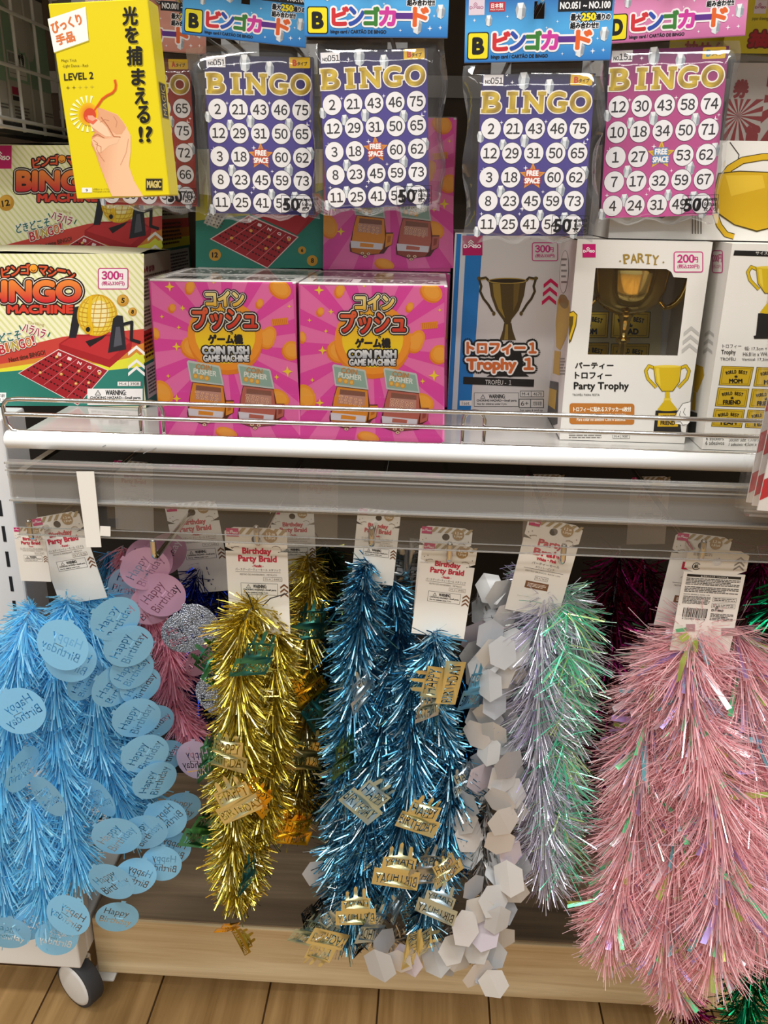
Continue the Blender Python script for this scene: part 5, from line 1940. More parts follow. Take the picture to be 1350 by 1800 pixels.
# ------------------------------------------------------------------ lottery pack, far right
YZ = .86
tl, br_ = at(1288, -40, YZ), at(1430, 95, YZ)
lt = empty('lottery_pack', ((tl.x + br_.x) / 2, YZ, tl.z), 0, 'lottery pack with yellow header and red sunburst cards beside pink bingo pack', 'lottery pack')
S = Sheet((br_.x - tl.x) * 1000, (tl.z - br_.z) * 1000, .001, PRINT, '#d9c41c')
pm_ = lambda x, y: ((at(x, y, YZ).x - tl.x) * 1000, (tl.z - at(x, y, YZ).z) * 1000)
A = S.art
a, b = pm_(1320, 55), pm_(1384, 82)
outlined(A, '抽選', a[0], a[1], b[0], b[1], '#a81e22', [('#6e2a14', 1.2)], L=1, bold=.8, shear=.15)
a, b = pm_(1328, 0), pm_(1346, 24)
A.rect(a[0], a[1], b[0], b[1], '#e3d2d6', 1)
shop_logo(A, a[0], a[1], b[0], b[1], bg=None, fg='#b0507a', L=2)
a, b = pm_(1323, 29), pm_(1350, 33)
A.text('paper drawing', a[0], a[1], b[0], b[1] + 2, '#3a3410', 1)
S.build('header_card', lt, ((tl.x + br_.x) / 2, YZ, (tl.z + br_.z) / 2), 0)
p0, p1 = at(1290, 110, YZ + .002), at(1440, 262, YZ + .002)
w_, h_ = (p1.x - p0.x) * 1000, (p0.z - p1.z) * 1000
S = Sheet(w_, h_, .006, PRINT, '#cfc3ba')
A = S.art
for (cx, cy, n_, R0, st) in ((.12, .62, 16, 40, 0), (.62, .40, 11, 60, .1)):
    for k in range(n_):
        a0 = st + 2 * math.pi * k / n_
        a1 = a0 + math.pi / n_
        box_ = (0, .42 * h_, .36 * w_, h_) if cx < .3 else (.36 * w_, 0, w_, h_)
        A.poly([(cx * w_, cy * h_), (cx * w_ + 200 * math.cos(a0), cy * h_ + 200 * math.sin(a0)), (cx * w_ + 200 * math.cos(a1), cy * h_ + 200 * math.sin(a1))], '#9c2626', 1, clip=box_)
A.text('券', .04 * w_, .20 * h_, .18 * w_, .40 * h_, '#9c2626', 1.5, bold=.9)
A.text('賞', .22 * w_, .74 * h_, .36 * w_, .95 * h_, '#9c2626', 1.8, bold=.9)
S.build('ticket_bundle', lt, ((p0.x + p1.x) / 2, YZ + .002, (p0.z + p1.z) / 2), 0)
m = bag_mesh(br_.x - tl.x, br_.z - p1.z + .012, .016, 33)
o = m.build('clear_bag', lt)
o.location = Vector(((tl.x + br_.x) / 2, YZ + .003, br_.z)) - Vector(lt.location)
_h = at(1360, -28, YZ)
hook_rod(_h.x, tl.z - .012, YZ - .012, label='chrome hook beyond the picture edge for the lottery pack', group='hooks over the shelf')
# the yellow pack seen through the pink pack's pouch
p0, p1 = at(1180, 55, .9), at(1290, 104, .9)
S = Sheet((p1.x - p0.x) * 1000, (p0.z - p1.z) * 1000 + 60, .002, PRINT, '#cdb81c')
S.art.text('抽せん', 14, S.h - 14, 50, S.h - 4, '#a81e22', 1, bold=.6)
yk = empty('yellow_header_pack', ((p0.x + p1.x) / 2, .9, p1.z), 0, 'yellow header of a pack showing through the pink bingo pouch', 'lottery pack')
S.build('header_card', yk, ((p0.x + p1.x) / 2, .9, p1.z + S.h / 2000), 0)

# clear rail on the back board
mb = MB()
z1_, z2_ = at(800, 133, Y_BACK - .004).z, at(800, 172, Y_BACK - .004).z
mb.box((-.5, Y_BACK - .004, z2_), (.55, Y_BACK - .0005, z1_), mat('grey_rail', '#8f8d88', rough=.35))
o = mb.build('back_rail')
tag(o, 'grey rail fixed across the brown back board behind the bingo packs', 'rail')

# ================================================================== tinsel braids under the shelf
def smooth_path(P, n=70):
    P = np.array(P, float)
    if len(P) == 2:
        P = np.vstack([P[0], (P[0] + P[1]) / 2, P[1]])
    Q = np.vstack([2 * P[0] - P[1], P, 2 * P[-1] - P[-2]])
    out = []
    seg = len(P) - 1
    for k in range(n + 1):
        u = k / n * seg
        i = min(int(u), seg - 1)
        t = u - i
        a, b, c, d = Q[i], Q[i + 1], Q[i + 2], Q[i + 3]
        out.append(.5 * ((2 * b) + (-a + c) * t + (2 * a - 5 * b + 4 * c - d) * t * t + (-a + 3 * b - 3 * c + d) * t ** 3))
    return np.array(out)


def px_path(P):
    """[(px, py, Y, radius px)] -> [(x, y, z, radius m)]"""
    out = []
    for (x, y, Y, r) in P:
        p = at(x, y, Y)
        out.append((p.x, p.y, p.z, r * scale_at(p)))
    return out


def tinsel_arrays(path, n, width, cols, tilt=.45, tj=.22, droop=.12, lenj=(.7, 1.08), seed=1, flat=0.5, curl=0.0):
    rg = np.random.default_rng(seed)
    S = smooth_path(path)
    seg = np.linalg.norm(np.diff(S[:, :3], axis=0), axis=1)
    cum = np.concatenate([[0], np.cumsum(seg)])
    L = cum[-1]
    s = np.sort(rg.random(n)) * L
    idx = np.clip(np.searchsorted(cum, s) - 1, 0, len(S) - 2)
    t = ((s - cum[idx]) / seg[idx])[:, None]
    base = S[idx] * (1 - t) + S[idx + 1] * t
    T = (S[idx + 1] - S[idx])[:, :3]
    T /= np.linalg.norm(T, axis=1)[:, None]
    ref = np.tile([0.0, 1.0, 0.0], (n, 1))
    Nn = np.cross(T, ref)
    Nn /= np.linalg.norm(Nn, axis=1)[:, None] + 1e-9
    B = np.cross(T, Nn)
    ph = rg.random(n) * 2 * np.pi
    rad = np.cos(ph)[:, None] * Nn + np.sin(ph)[:, None] * B * .8
    f1, f2, f3, f4 = rg.uniform(0, 6.28, 4)
    u = s * 1000.0
    ta = tilt + rg.normal(0, tj, n) + .20 * np.sin(u / 17.0 + f1 + 2 * np.sin(ph)) + .12 * np.sin(u / 7.3 + f2)
    wild = rg.random(n) < .09
    ta = np.where(wild, rg.uniform(-.5, 1.25, n), ta)
    rmod = 1 + .13 * np.sin(u / 12.0 + f3 + np.cos(ph)) + .09 * np.sin(u / 5.1 + f4)
    d = rad * np.cos(ta)[:, None] + T * np.sin(ta)[:, None]
    d /= np.linalg.norm(d, axis=1)[:, None]
    ln = (base[:, 3] * rmod * rg.uniform(lenj[0], lenj[1], n))[:, None]
    p0 = base[:, :3] + rg.normal(0, .0006, (n, 3))
    side = rg.normal(0, 1, (n, 3))
    side -= (side * d).sum(1)[:, None] * d
    side /= np.linalg.norm(side, axis=1)[:, None]
    bend = rg.normal(0, .10 + curl, (n, 3)) * ln
    p1 = p0 + d * ln * .5 + bend * .35
    p2 = p0 + d * ln + bend
    p1[:, 2] -= (ln * droop * .3)[:, 0]
    p2[:, 2] -= (ln * droop)[:, 0]
    w = (width * rg.uniform(.7, 1.3, n))[:, None] / 2
    sd = side
    tw = np.cross(d, side) * flat
    V = np.stack([p0 - sd * w * .8, p0 + sd * w * .8, p1 - sd * w, p1 + sd * w, p2 - (sd + tw) * w * .8, p2 + (sd + tw) * w * .8], 1)
    cc = np.array([lin(c) for c, _ in cols])
    wt_ = np.array([x for _, x in cols], float)
    ci = rg.choice(len(cols), n, p=wt_ / wt_.sum())
    C = cc[ci] * rg.uniform(.88, 1.1, (n, 1))
    return V.reshape(-1, 3), np.repeat(np.clip(C, 0, 1), 6, axis=0)


def ribbon_mesh(name, V, C, m, parent, origin):
    n = len(V) // 6
    V = V - np.array(origin)[None, :]
    me = bpy.data.meshes.new(name)
    me.vertices.add(n * 6)
    me.vertices.foreach_set('co', V.astype(np.float32).ravel())
    b = np.arange(n)[:, None] * 6
    f = np.concatenate([b + np.array([0, 1, 3, 2]), b + np.array([2, 3, 5, 4])], 1).reshape(-1)
    me.loops.add(n * 8)
    me.loops.foreach_set('vertex_index', f.astype(np.int32))
    me.polygons.add(n * 2)
    me.polygons.foreach_set('loop_start', (np.arange(n * 2) * 4).astype(np.int32))
    me.update(calc_edges=True)
    a = me.color_attributes.new('Col', 'FLOAT_COLOR', 'POINT')
    arr = np.ones((n * 6, 4), np.float32)
    arr[:, :3] = C
    a.data.foreach_set('color', arr.ravel())
    me.materials.append(m)
    me.validate()
    o = bpy.data.objects.new(name, me)
    COL.objects.link(o)
    o.parent = parent
    return o


def strand(parent, path_px, dens, width, cols, m, seed, name='tinsel_strand', **kw):
    path = px_path(path_px)
    S = smooth_path(path)
    L = np.linalg.norm(np.diff(S[:, :3], axis=0), axis=1).sum()
    n = int(L * 1000 * dens)
    V, C = tinsel_arrays(path, n, width, cols, seed=seed, **kw)
    o = ribbon_mesh(name, V, C, m, parent, parent.location)
    return o, path


def cord(parent, paths, m=None):
    mbc = MB()
    for p in paths:
        S = smooth_path(p, 24)
        mbc.tube([Vector(q[:3]) - parent.location for q in S], .0011, m or mat('twisted_cord', '#8a8f94', rough=.5), n=6)
    return mbc.build('twisted_cord', parent=parent)


# ------------------------------------------------------------------ header cards
def braid_card(variant='Metallic', w=49, h=92):
    """card 49 mm wide; drawing in mm"""
    S = Sheet(w, h, 0, PRINT, '#ffffff')
    A, m = S.art, S.mb
    W0 = '#ebe6dd'
    hx, hy, hr = 24.5, 10.0, 3.6
    # sheet with its round hang hole, both leaves
    N = 24
    for dy in (0.0, .0007):
        inner = [(hx + hr * math.cos(2 * math.pi * k / N), hy + hr * math.sin(2 * math.pi * k / N)) for k in range(N)]
        outer = []
        for k in range(N):
            c_, s_ = math.cos(2 * math.pi * k / N), math.sin(2 * math.pi * k / N)
            q = min((hx - .0) / abs(c_) if abs(c_) > 1e-6 else 1e9, (9.99) / abs(s_) if abs(s_) > 1e-6 else 1e9)
            outer.append((hx + c_ * q, hy + s_ * q))
        V_ = [Vector(S.fn(x, y)) + Vector((0, dy, 0)) for x, y in inner + outer]
        m.add(V_, [(k, (k + 1) % N, N + (k + 1) % N, N + k) for k in range(N)], PRINT, W0)
        m.add([Vector(S.fn(x, y)) + Vector((0, dy, 0)) for x, y in ((0, 20), (w, 20), (w, h), (0, h))], [(0, 1, 2, 3)], PRINT, W0)
        for k in range(4):
            pass
        for (cx, cy, x, y) in ((0, 0, 0, 0),):
            pass
        corners = [((0, .01), (0, .01)), ((w, .01), (w, .01))]
    for k in range(0 if variant == 'back' else 7):
        x = 14 + k * 6.5
        P = [(x, 0.3), (x + 3.2, .3), (x + 3.2 - 4.4, 5.6), (x - 4.4, 5.6)]
        P = clip_poly(P, (11, .3, w, 5.6))
        if len(P) > 2 and not any(abs(px_ - hx) < 4.4 and py_ > 6 for px_, py_ in P):
            A.poly(P, '#a8926a', 1)
    if variant != 'back':
        shop_logo(A, 1.4, .7, 11.2, 7.6, L=1.2)
    if variant != 'back':
        A.ell(36, 6.6, 5.4, 5.4, '#a8875a', 1.6, n=26)
        A.text('1.2 m', 33, 3.6, 39.4, 6.0, '#f3ead8', 2.4, bold=.15, stamps=4)
        A.text('1.31yd', 32.6, 7.2, 39.6, 9.6, '#f3ead8', 2.4, bold=.15, stamps=4)
        for (x, y) in ((3, 14), (6, 12.5), (5, 17), (40, 15), (44, 18), (46, 13), (42, 20)):
            A.ell(x, y, .45, .45, '#6b5a4a', 1, n=8)
        A.arc(9, 19, 4, 3, 200, 300, .5, '#8a7a68', 1)
        A.arc(40, 18, 4, 3, 220, 330, .5, '#8a7a68', 1)
    if variant == 'Metallic' or variant == 'Pastel':
        A.text('Birthday', 13.5, 17, 36, 23.2, '#c22a44', 1, bold=.32)
        A.text('Party Braid', 10, 23.4, 40, 30, '#c22a44', 1, bold=.32)
        A.text('- %s -' % variant, 20.5, 31, 29.5, 33.2, '#c22a44', 1, bold=.1, stamps=4)
        A.text('バースデーパーティーモール メタリック' if variant == 'Metallic' else 'バースデーパーティーモール パステル', 7, 34.2, 43, 36.6, '#4a4038', 1)
        A.rect(7, 37.3, 43, 37.6, '#7a6a5a', 1)
        A.text('FESTÃO DE ANIVERSÁRIO - METÁLICO', 10.5, 38.6, 40, 40.4, '#6a5a4c', 1)
        code_box(A, 29, 41.6, 44, 45, 'M-4', '8483' if variant == 'Metallic' else '8106', 1, col='#7a6a5a', bg=W0)
        warning(A, 11, 47.4, 40, 57, 1, bg=W0, fr=.3)
        chevrons(A, 45.4, 47, 6.4, 3, 3.8, 1.7, ['#7a5238'], 1)
    elif variant == 'White':
        A.text('Party', 14, 18.5, 36, 26.5, '#c22a44', 1, bold=.36)
        A.text('Braid', 12, 27.5, 38, 34, '#c22a44', 1, bold=.36)
        A.text('White・Pink', 16, 36, 34, 38.8, '#c22a44', 1, bold=.2, stamps=4)
        A.text('パーティーモール', 13, 40.6, 38, 43.2, '#4a4038', 1)
        A.text('ホワイト・ピンク', 17, 44.4, 34, 46.4, '#4a4038', 1)
        A.rect(7, 47.6, 43, 47.9, '#4a4038', 1)
        A.text('FESTÃO BRANCO, ROSA 1,5m', 9, 49.4, 41, 51.2, '#6a5a4c', 1)
        code_box(A, 19, 54, 31, 58, 'M-4', '9670', 1, col='#7a6a5a', bg=W0)
        A.rect(12, 60, 33, 67, '#7a5238', 1)
        A.filler(14, 61.5, 31, 65.5, 3, '#e3d2c0', 2)
    else:
        A.rect(3, 22, 46, 24.2, '#1d1b1a', 1)
        A.text('▲ 使用上の注意 / CAUTION ▲', 14, 22.5, 36, 23.8, '#e9e5dd', 2)
        A.filler(3, 25, 46, 31.5, 5, '#3a3632', 1)
        A.filler(3, 32.5, 46, 38, 4, '#3a3632', 1)
        A.text('FESTÃO BRANCO, ROSA 1,5M', 3, 39, 24, 40.6, '#3a3632', 1)
        A.filler(3, 41.2, 25, 48.5, 6, '#4a4642', 1)
        for (x0_, y0_, x1_, y1_) in ((27, 41, 46, 45), (27, 46.5, 46, 50.5)):
            A.rect(x0_, y0_, x1_, y1_, '#4a4642', 1)
            A.rect(x0_ + .25, y0_ + .25, x1_ - .25, y1_ - .25, W0, 1.5)
            A.filler(x0_ + 1, y0_ + .6, x1_ - 1, y1_ - .6, 2, '#4a4642', 2)
        x = 5.0
        while x < 24:
            bw = random.choice((.3, .45, .7))
            A.rect(x, 52, x + bw, 60.5, '#1d1b1a', 1)
            x += bw + random.choice((.3, .45, .6))
        A.text('4 550480 084278', 5, 61, 24, 62.6, '#1d1b1a', 1)
        shop_logo(A, 27, 47.2, 38, 57.6, bg=None, fg='#2a2724', L=1)
        A.filler(27.5, 55.5, 46, 62, 5, '#4a4642', 1)
        A.arc(9, 15, 3, 3, 30, 330, .6, '#2a2724', 1)
        A.text('紙', 7.4, 13.3, 10.6, 16.6, '#2a2724', 1, bold=.1, stamps=4)
        chevrons(A, 42.6, 4.5, 8, 3, 3.6, 1.7, ['#8f8a84'], 1)
        A.filler(5, 3, 20, 6, 2, '#9a948c', 1)
    return S


_cards = {}


def put_card(parent, variant, quad, Y, dy=0.0, label=None):
    c, r, w, h = plane_quad(*quad, Y)
    if variant in _cards:
        o = _cards[variant].copy()
        COL.objects.link(o)
        o.parent = parent
    else:
        o = braid_card(variant).mb.build('header_card', parent)
        _cards[variant] = o
    s = w / .049
    o.rotation_euler = (0, -r, 0)
    o.scale = (s, 1, s)
    # hang the card by its top edge
    topc = c + Vector((-math.sin(r), 0, math.cos(r))) * (h / 2)
    o.location = topc - Vector((-math.sin(r), 0, math.cos(r))) * (.046 * s) - parent.location + Vector((0, dy, 0))
    return o


# ------------------------------------------------------------------ cut-out tags
def circ(r, n=40):
    P = [(r * math.cos(2 * math.pi * k / n), r * math.sin(2 * math.pi * k / n)) for k in range(n)]
    return P


def balloon_outline(r, n=44):
    P = []
    for k in range(n):
        q = math.pi / 2 + 2 * math.pi * k / n
        if k == 0:
            continue
        P.append((r * math.cos(q), r * math.sin(q)))
    return [(r * .1, r * 1.0), (r * .12, r * 1.1), (-r * .12, r * 1.1), (-r * .1, r * 1.0)][::1] + P


def cake_outline():
    """two-tier cake with candles, 1 unit wide"""
    return [(-.5, -.42), (.5, -.42), (.5, .05), (.36, .05), (.36, .42), (.26, .42), (.25, .62), (.21, .66), (.17, .60), (.17, .42),
            (.05, .42), (.04, .66), (0, .72), (-.04, .66), (-.05, .42), (-.17, .42), (-.17, .60), (-.21, .66), (-.25, .62), (-.26, .42), (-.36, .42), (-.36, .05), (-.5, .05)][::1]


_rr = .0205
DISC_V, DISC_F = cut_sheet(balloon_outline(_rr), [('Happy', -.002, .0052, .0105, .024, 1), ('Birthday', .0, -.0062, .0105, .031, 1)])
_cw = .0365
CAKE_V, CAKE_F = cut_sheet([(a * _cw, b * _cw) for a, b in cake_outline()], [('HAPPY', 0, .23 * _cw, .26 * _cw, .62 * _cw, 1), ('BIRTHDAY', 0, -.19 * _cw, .26 * _cw, .90 * _cw, 1)])
HEX_V = [(0, .0155), (.0115, .0085), (.0115, -.0085), (0, -.0155), (-.0115, -.0085), (-.0115, .0085)]


def tag_mesh(kind, m, bend, seed, col):
    """curved sheet tag"""
    mbt = MB()
    if kind == 'hex':
        rg = random.Random(seed)
        k_ = rg.uniform(.0, .16)
        V_ = [(x, abs(x) * k_, z) for x, z in HEX_V]
        F_ = [(0, 1, 2, 3), (3, 4, 5, 0)]
        mbt.add(V_, F_, m, col)
    else:
        V0, F0 = (DISC_V, DISC_F) if kind == 'disc' else (CAKE_V, CAKE_F)
        V_ = []
        rg = random.Random(seed)
        a1, a2 = rg.uniform(-.5, .5), rg.uniform(0, 6)
        for x, z in V0:
            y = (bend * (x * math.cos(a1) + z * math.sin(a1)) ** 2 / .02) * (.5 if kind == 'cake' else .0)
            if kind == 'cake':
                y += .0012 * math.sin(x * 260 + a2) + .001 * math.sin(z * 300 + a2 * 2)
            V_.append((x, y, z))
        mbt.add(V_, F0, m, col, smooth=True)
    return mbt


_tags = {}


def put_tag(parent, kind, px, py, Y, spin, yaw=0.0, pitch=0.0, size=1.0, m=None, col='#ffffff', flip=False, var=0, name=None):
    """tag at that spot: spin in its own plane (deg, clockwise as seen), yaw/pitch tip it away"""
    key = (kind, m.name, col, var)
    nm = name or {'disc': 'birthday_disc', 'cake': 'cake_tag', 'hex': 'hexagon_tag'}[kind]
    if key in _tags:
        o = _tags[key].copy()
        COL.objects.link(o)
        o.parent = parent
    else:
        o = tag_mesh(kind, m, .10 + .1 * var, 10 + var * 7, col).build(nm, parent)
        _tags[key] = o
    p = at(px, py, Y)
    Rm = Matrix.Rotation(math.radians(yaw + (180 if flip else 0)), 4, 'Z') @ Matrix.Rotation(math.radians(pitch), 4, 'X') @ Matrix.Rotation(math.radians(spin * (-1 if flip else 1)), 4, 'Y')
    o.rotation_euler = Rm.to_euler()
    o.scale = (size, size, size)
    o.location = p - parent.location
    return o


# ------------------------------------------------------------------ materials of the tinsel
MATTE = mat('matte_film', attr=True, rough=.42, spec=.5, trans=.5)
FOIL = mat('metal_foil', attr=True, rough=.24, metal=1.0)
FOIL2 = mat('metal_foil_soft', attr=True, rough=.3, metal=1.0)
IRID = mat('iridescent_film', attr=True, rough=.2, metal=.55, spec=.9, trans=.35)
FLAKE = mat('iridescent_flake', attr=True, rough=.28, metal=.8, trans=.15)
FINE = mat('fine_pink_film', attr=True, rough=.4, spec=.3, trans=.45)
PASTEL_SHEET = mat('pastel_sheet', attr=True, rough=.32, trans=.3)
PEARL = mat('pearl_sheet', attr=True, rough=.34, metal=.25, trans=.18)
GLITTER = mat('glitter_sheet', '#c6cad4', rough=.3, metal=.85)
_g = GLITTER.node_tree
_v = _g.nodes.new('ShaderNodeTexVoronoi')
_v.inputs['Scale'].default_value = 900
_b = _g.nodes.new('ShaderNodeBump')
_b.inputs['Strength'].default_value = .9
_b.inputs['Distance'].default_value = .002
_tco = _g.nodes.new('ShaderNodeTexCoord')
_g.links.new(_tco.outputs['Object'], _v.inputs['Vector'])
_g.links.new(_v.outputs['Distance'], _b.inputs['Height'])
_g.links.new(_b.outputs[0], _g.nodes['Principled BSDF'].inputs['Normal'])

BLUE = [('#8adcff', 5), ('#b0e8ff', 3), ('#6ccdfb', 2)]
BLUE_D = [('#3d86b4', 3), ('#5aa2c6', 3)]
PINK = [('#ffc3c9', 5), ('#ffd8dc', 4), ('#ffb3bd', 1.5)]
ROSE = [('#f0a0b4', 4), ('#f6b6c4', 3)]
GOLDC = [('#dcc95a', 6), ('#e9dc8a', 2), ('#bfa83c', 3), ('#f6f0c4', 1)]
GOLDD = [('#8a741a', 4), ('#6a5a18', 3)]
TEALC = [('#6fabc6', 5), ('#4d92b6', 4), ('#a6cddd', 2), ('#dbe9ee', 1.2)]
SILV = [('#c9c8c6', 4), ('#e8e6e2', 2), ('#9a9896', 2)]
IRI = [('#e2deea', 6), ('#d0ccdf', 4), ('#a8dcc8', .5), ('#e6f0e4', .6), ('#c4b4ea', .8)]
IRIG = [('#8df0cc', 2), ('#c6f8de', 1.5), ('#e0f6b4', .8), ('#e2deec', 6)]
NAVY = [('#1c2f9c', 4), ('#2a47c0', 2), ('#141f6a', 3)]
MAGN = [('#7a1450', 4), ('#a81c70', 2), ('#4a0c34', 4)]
GREEN = [('#0c7a50', 4), ('#18a06a', 2), ('#085a3a', 3)]


def braid(name, px, py, Y, label, group=None):
    p = at(px, py, Y)
    return empty(name, p, 0, label, 'tinsel braid', group or 'tinsel braids on the hooks')


def lower_hook(px, py, Y, label):
    p = at(px, py, Y)
    return hook_rod(p.x, p.z - .008, Y, r=.0023, tip=.009, label=label, group='hooks under the shelf')


YH = .604
for (x, y, lab) in ((53, 932, 'chrome hook through the narrow light blue braid card'), (270, 966, 'chrome hook above the pink braid discs, bare of any card'),
                    (451, 942, 'chrome hook through the gold braid card'), (653, 944, 'chrome hook in front of the tilted metallic blue card'),
                    (790, 972, 'chrome hook through the front metallic blue braid card'), (990, 975, 'chrome hook through the white and pink braid card'),
                    (1235, 968, 'chrome hook through the back-turned card of the pink braid')):
    lower_hook(x, y, YH, lab)

# ---------------------------------------------------------------- light blue braids
b1 = braid('tinsel_braid', 60, 940, .612, 'light blue braid cut by the picture edge with narrow header card beside the white post')
put_card(b1, 'Pastel', ((36, 932), (86, 924), (33, 1072), (86, 1068)), .616)
paths = []
for i, P in enumerate(([(60, 1066, .625, 30), (45, 1090, .612, 55), (28, 1180, .605, 60), (15, 1300, .602, 60), (-5, 1420, .6, 60), (-5, 1500, .6, 60), (10, 1600, .6, 56)],
                       [(52, 1400, .60, 44), (60, 1450, .598, 52), (72, 1530, .596, 52), (78, 1600, .596, 50)],
                       [(-20, 1100, .625, 55), (-35, 1250, .62, 60), (-40, 1450, .62, 60), (-20, 1600, .62, 60)])):
    o, p = strand(b1, P, 13, .0010, BLUE, MATTE, 100 + i, tilt=.42, tj=.3, droop=.22)
    paths.append(p)
cord(b1, paths)
DB = '#8fcdee'
for k, (x, y, Y, sp, yw_, sz, fl) in enumerate(((35, 1250, .574, -28, 8, 1.0, True), (40, 1352, .575, 10, 72, .95, False), (120, 1609, .566, 32, -6, 1.0, True), (100, 1648, .578, 20, 12, .92, True),
                                               (14, 1640, .576, 15, 6, 1.0, False), (84, 1400, .572, -42, -25, .98, False), (60, 1620, .585, -10, 30, .9, True))):
    put_tag(b1, 'disc', x, y, Y, sp, yw_, 6, sz, PASTEL_SHEET, DB, fl, k % 3)

b2 = braid('tinsel_braid', 125, 930, .62, 'light blue braid hanging behind the narrow card, with many birthday discs')
put_card(b2, 'Pastel', ((60, 915), (141, 893), (95, 1050), (176, 1030)), .632)
paths = []
for i, P in enumerate(([(120, 1040, .64, 36), (115, 1085, .625, 58), (98, 1180, .618, 60), (100, 1300, .614, 60), (118, 1420, .612, 58), (138, 1540, .61, 50)],
                       [(140, 1040, .645, 40), (160, 1100, .635, 62), (165, 1200, .63, 64), (172, 1300, .628, 62), (204, 1390, .628, 56), (220, 1440, .63, 48)],
                       [(190, 1040, .66, 46), (200, 1120, .655, 56), (215, 1250, .652, 56), (240, 1380, .652, 50), (250, 1450, .652, 40)])):
    o, p = strand(b2, P, 13, .0010, BLUE, MATTE, 110 + i, tilt=.42, tj=.3, droop=.22)
    paths.append(p)
cord(b2, paths)
for k, (x, y, Y, sp, yw_, sz, fl) in enumerate(((110, 1134, .572, 22, -4, 1.03, True), (124, 1158, .582, 30, 10, .98, True), (203, 1088, .592, -55, 35, .96, False), (226, 1136, .598, -58, 28, .96, False),
                                               (232, 1178, .605, -50, 36, .9, False), (247, 1205, .612, -52, 38, .86, False), (202, 1205, .60, -48, 45, .98, False), (240, 1262, .606, -60, 25, .98, False),
                                               (255, 1325, .60, -58, 26, .98, False), (272, 1372, .604, -66, 34, .95, False), (176, 1402, .598, -38, -30, .95, False), (205, 1470, .586, -50, 8, 1.04, False),
                                               (254, 1463, .60, -50, 12, .98, False), (290, 1440, .616, -40, 10, .95, True), (318, 1420, .64, 20, 20, .9, False), (196, 1550, .576, -38, -6, 1.04, False), (238, 1540, .592, 30, 15, .9, True),
                                               (284, 1518, .604, 8, 6, .88, True), (300, 1490, .62, 24, 10, .9, True), (206, 1612, .582, 22, 12, .92, False), (150, 1195, .60, -50, 60, .9, False), (270, 1270, .64, -40, 30, .9, False), (290, 1330, .65, -60, 30, .9, False))):
    put_tag(b2, 'disc', x, y, Y, sp, yw_, 6, sz, PASTEL_SHEET, DB, fl, k % 3)

# ---------------------------------------------------------------- rose braid with discs, deeper in
b3 = braid('tinsel_braid', 270, 958, .69, 'rose pink braid with pink birthday discs between the light blue and gold braids')
paths = []
for i, P in enumerate(([(215, 960, .70, 36), (230, 1010, .695, 44), (262, 1080, .69, 44), (296, 1130, .685, 46), (300, 1190, .68, 48), (310, 1245, .675, 48), (338, 1290, .67, 40)],
                       [(190, 970, .71, 40), (200, 1010, .705, 44), (215, 1050, .70, 40)])):
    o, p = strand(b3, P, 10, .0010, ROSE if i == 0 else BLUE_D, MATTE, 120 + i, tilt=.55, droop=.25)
    paths.append(p)
cord(b3, paths)
for k, (x, y, sp, yw_, sz, c_, fl) in enumerate(((255, 1000, -55, 20, 1.0, '#d9a6bc', False), (282, 1046, -50, 8, 1.06, '#dba8bf', False), (268, 1062, -30, 30, 1.0, '#d9a2b6', False), (232, 1030, 20, 20, 1.0, '#9fb4c8', False),
                                                (345, 1336, -8, -8, .94, '#cdb6cc', True), (262, 985, 60, 10, 1.0, '#d9a6bc', True), (290, 975, -60, 40, 1.0, '#c79ab4', False), (352, 1160, 10, 50, .8, '#d09aae', False))):
    put_tag(b3, 'disc', x, y, .655 + .004 * k if k != 4 else .645, sp, yw_, 5, sz, PASTEL_SHEET, c_, fl, k % 3)
for k, (x, y, sp) in enumerate(((326, 1112, -20), (350, 1098, -35), (392, 1200, 10), (380, 1225, 0))):
    put_tag(b3, 'disc', x, y, .648 - .002 * k, sp, 15 * (-1) ** k, 5, 1.0, GLITTER, '#c0c0c8', False, k % 3)

# ---------------------------------------------------------------- dark blue braid
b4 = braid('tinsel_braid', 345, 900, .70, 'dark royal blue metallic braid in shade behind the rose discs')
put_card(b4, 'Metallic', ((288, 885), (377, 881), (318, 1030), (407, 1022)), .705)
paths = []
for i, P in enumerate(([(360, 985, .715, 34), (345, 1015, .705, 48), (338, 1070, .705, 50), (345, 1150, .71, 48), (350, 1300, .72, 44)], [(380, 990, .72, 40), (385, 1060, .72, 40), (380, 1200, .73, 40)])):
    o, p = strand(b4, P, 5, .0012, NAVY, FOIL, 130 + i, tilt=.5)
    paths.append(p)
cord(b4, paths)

# ---------------------------------------------------------------- gold braids
b5 = braid('tinsel_braid', 451, 935, .608, 'bright gold metallic braid with birthday cake tags on the front hook')
put_card(b5, 'Metallic', ((397.5, 928), (506, 928), (400, 1078), (507, 1078)), .612)
paths = []
for i, P in enumerate(([(455, 1062, .612, 34), (440, 1072, .604, 55), (424, 1110, .60, 60), (418, 1200, .598, 58), (424, 1280, .597, 60), (410, 1370, .597, 54), (412, 1440, .597, 48), (408, 1520, .597, 46), (412, 1570, .597, 44)],
                       [(468, 1066, .618, 44), (482, 1110, .618, 48), (484, 1200, .617, 46), (478, 1300, .617, 46), (470, 1390, .615, 48), (450, 1450, .61, 48), (438, 1510, .605, 44), (422, 1575, .603, 34)],
                       [(450, 1080, .63, 46), (455, 1200, .63, 50), (450, 1330, .63, 50), (440, 1450, .625, 46)])):
    o, p = strand(b5, P, 17, .0009, GOLDC, FOIL, 140 + i, tilt=.42, tj=.3)
    paths.append(p)
cord(b5, paths)
CK_Y, CK_T, CK_O = '#e4dfae', '#4f9a8a', '#f0b52a'
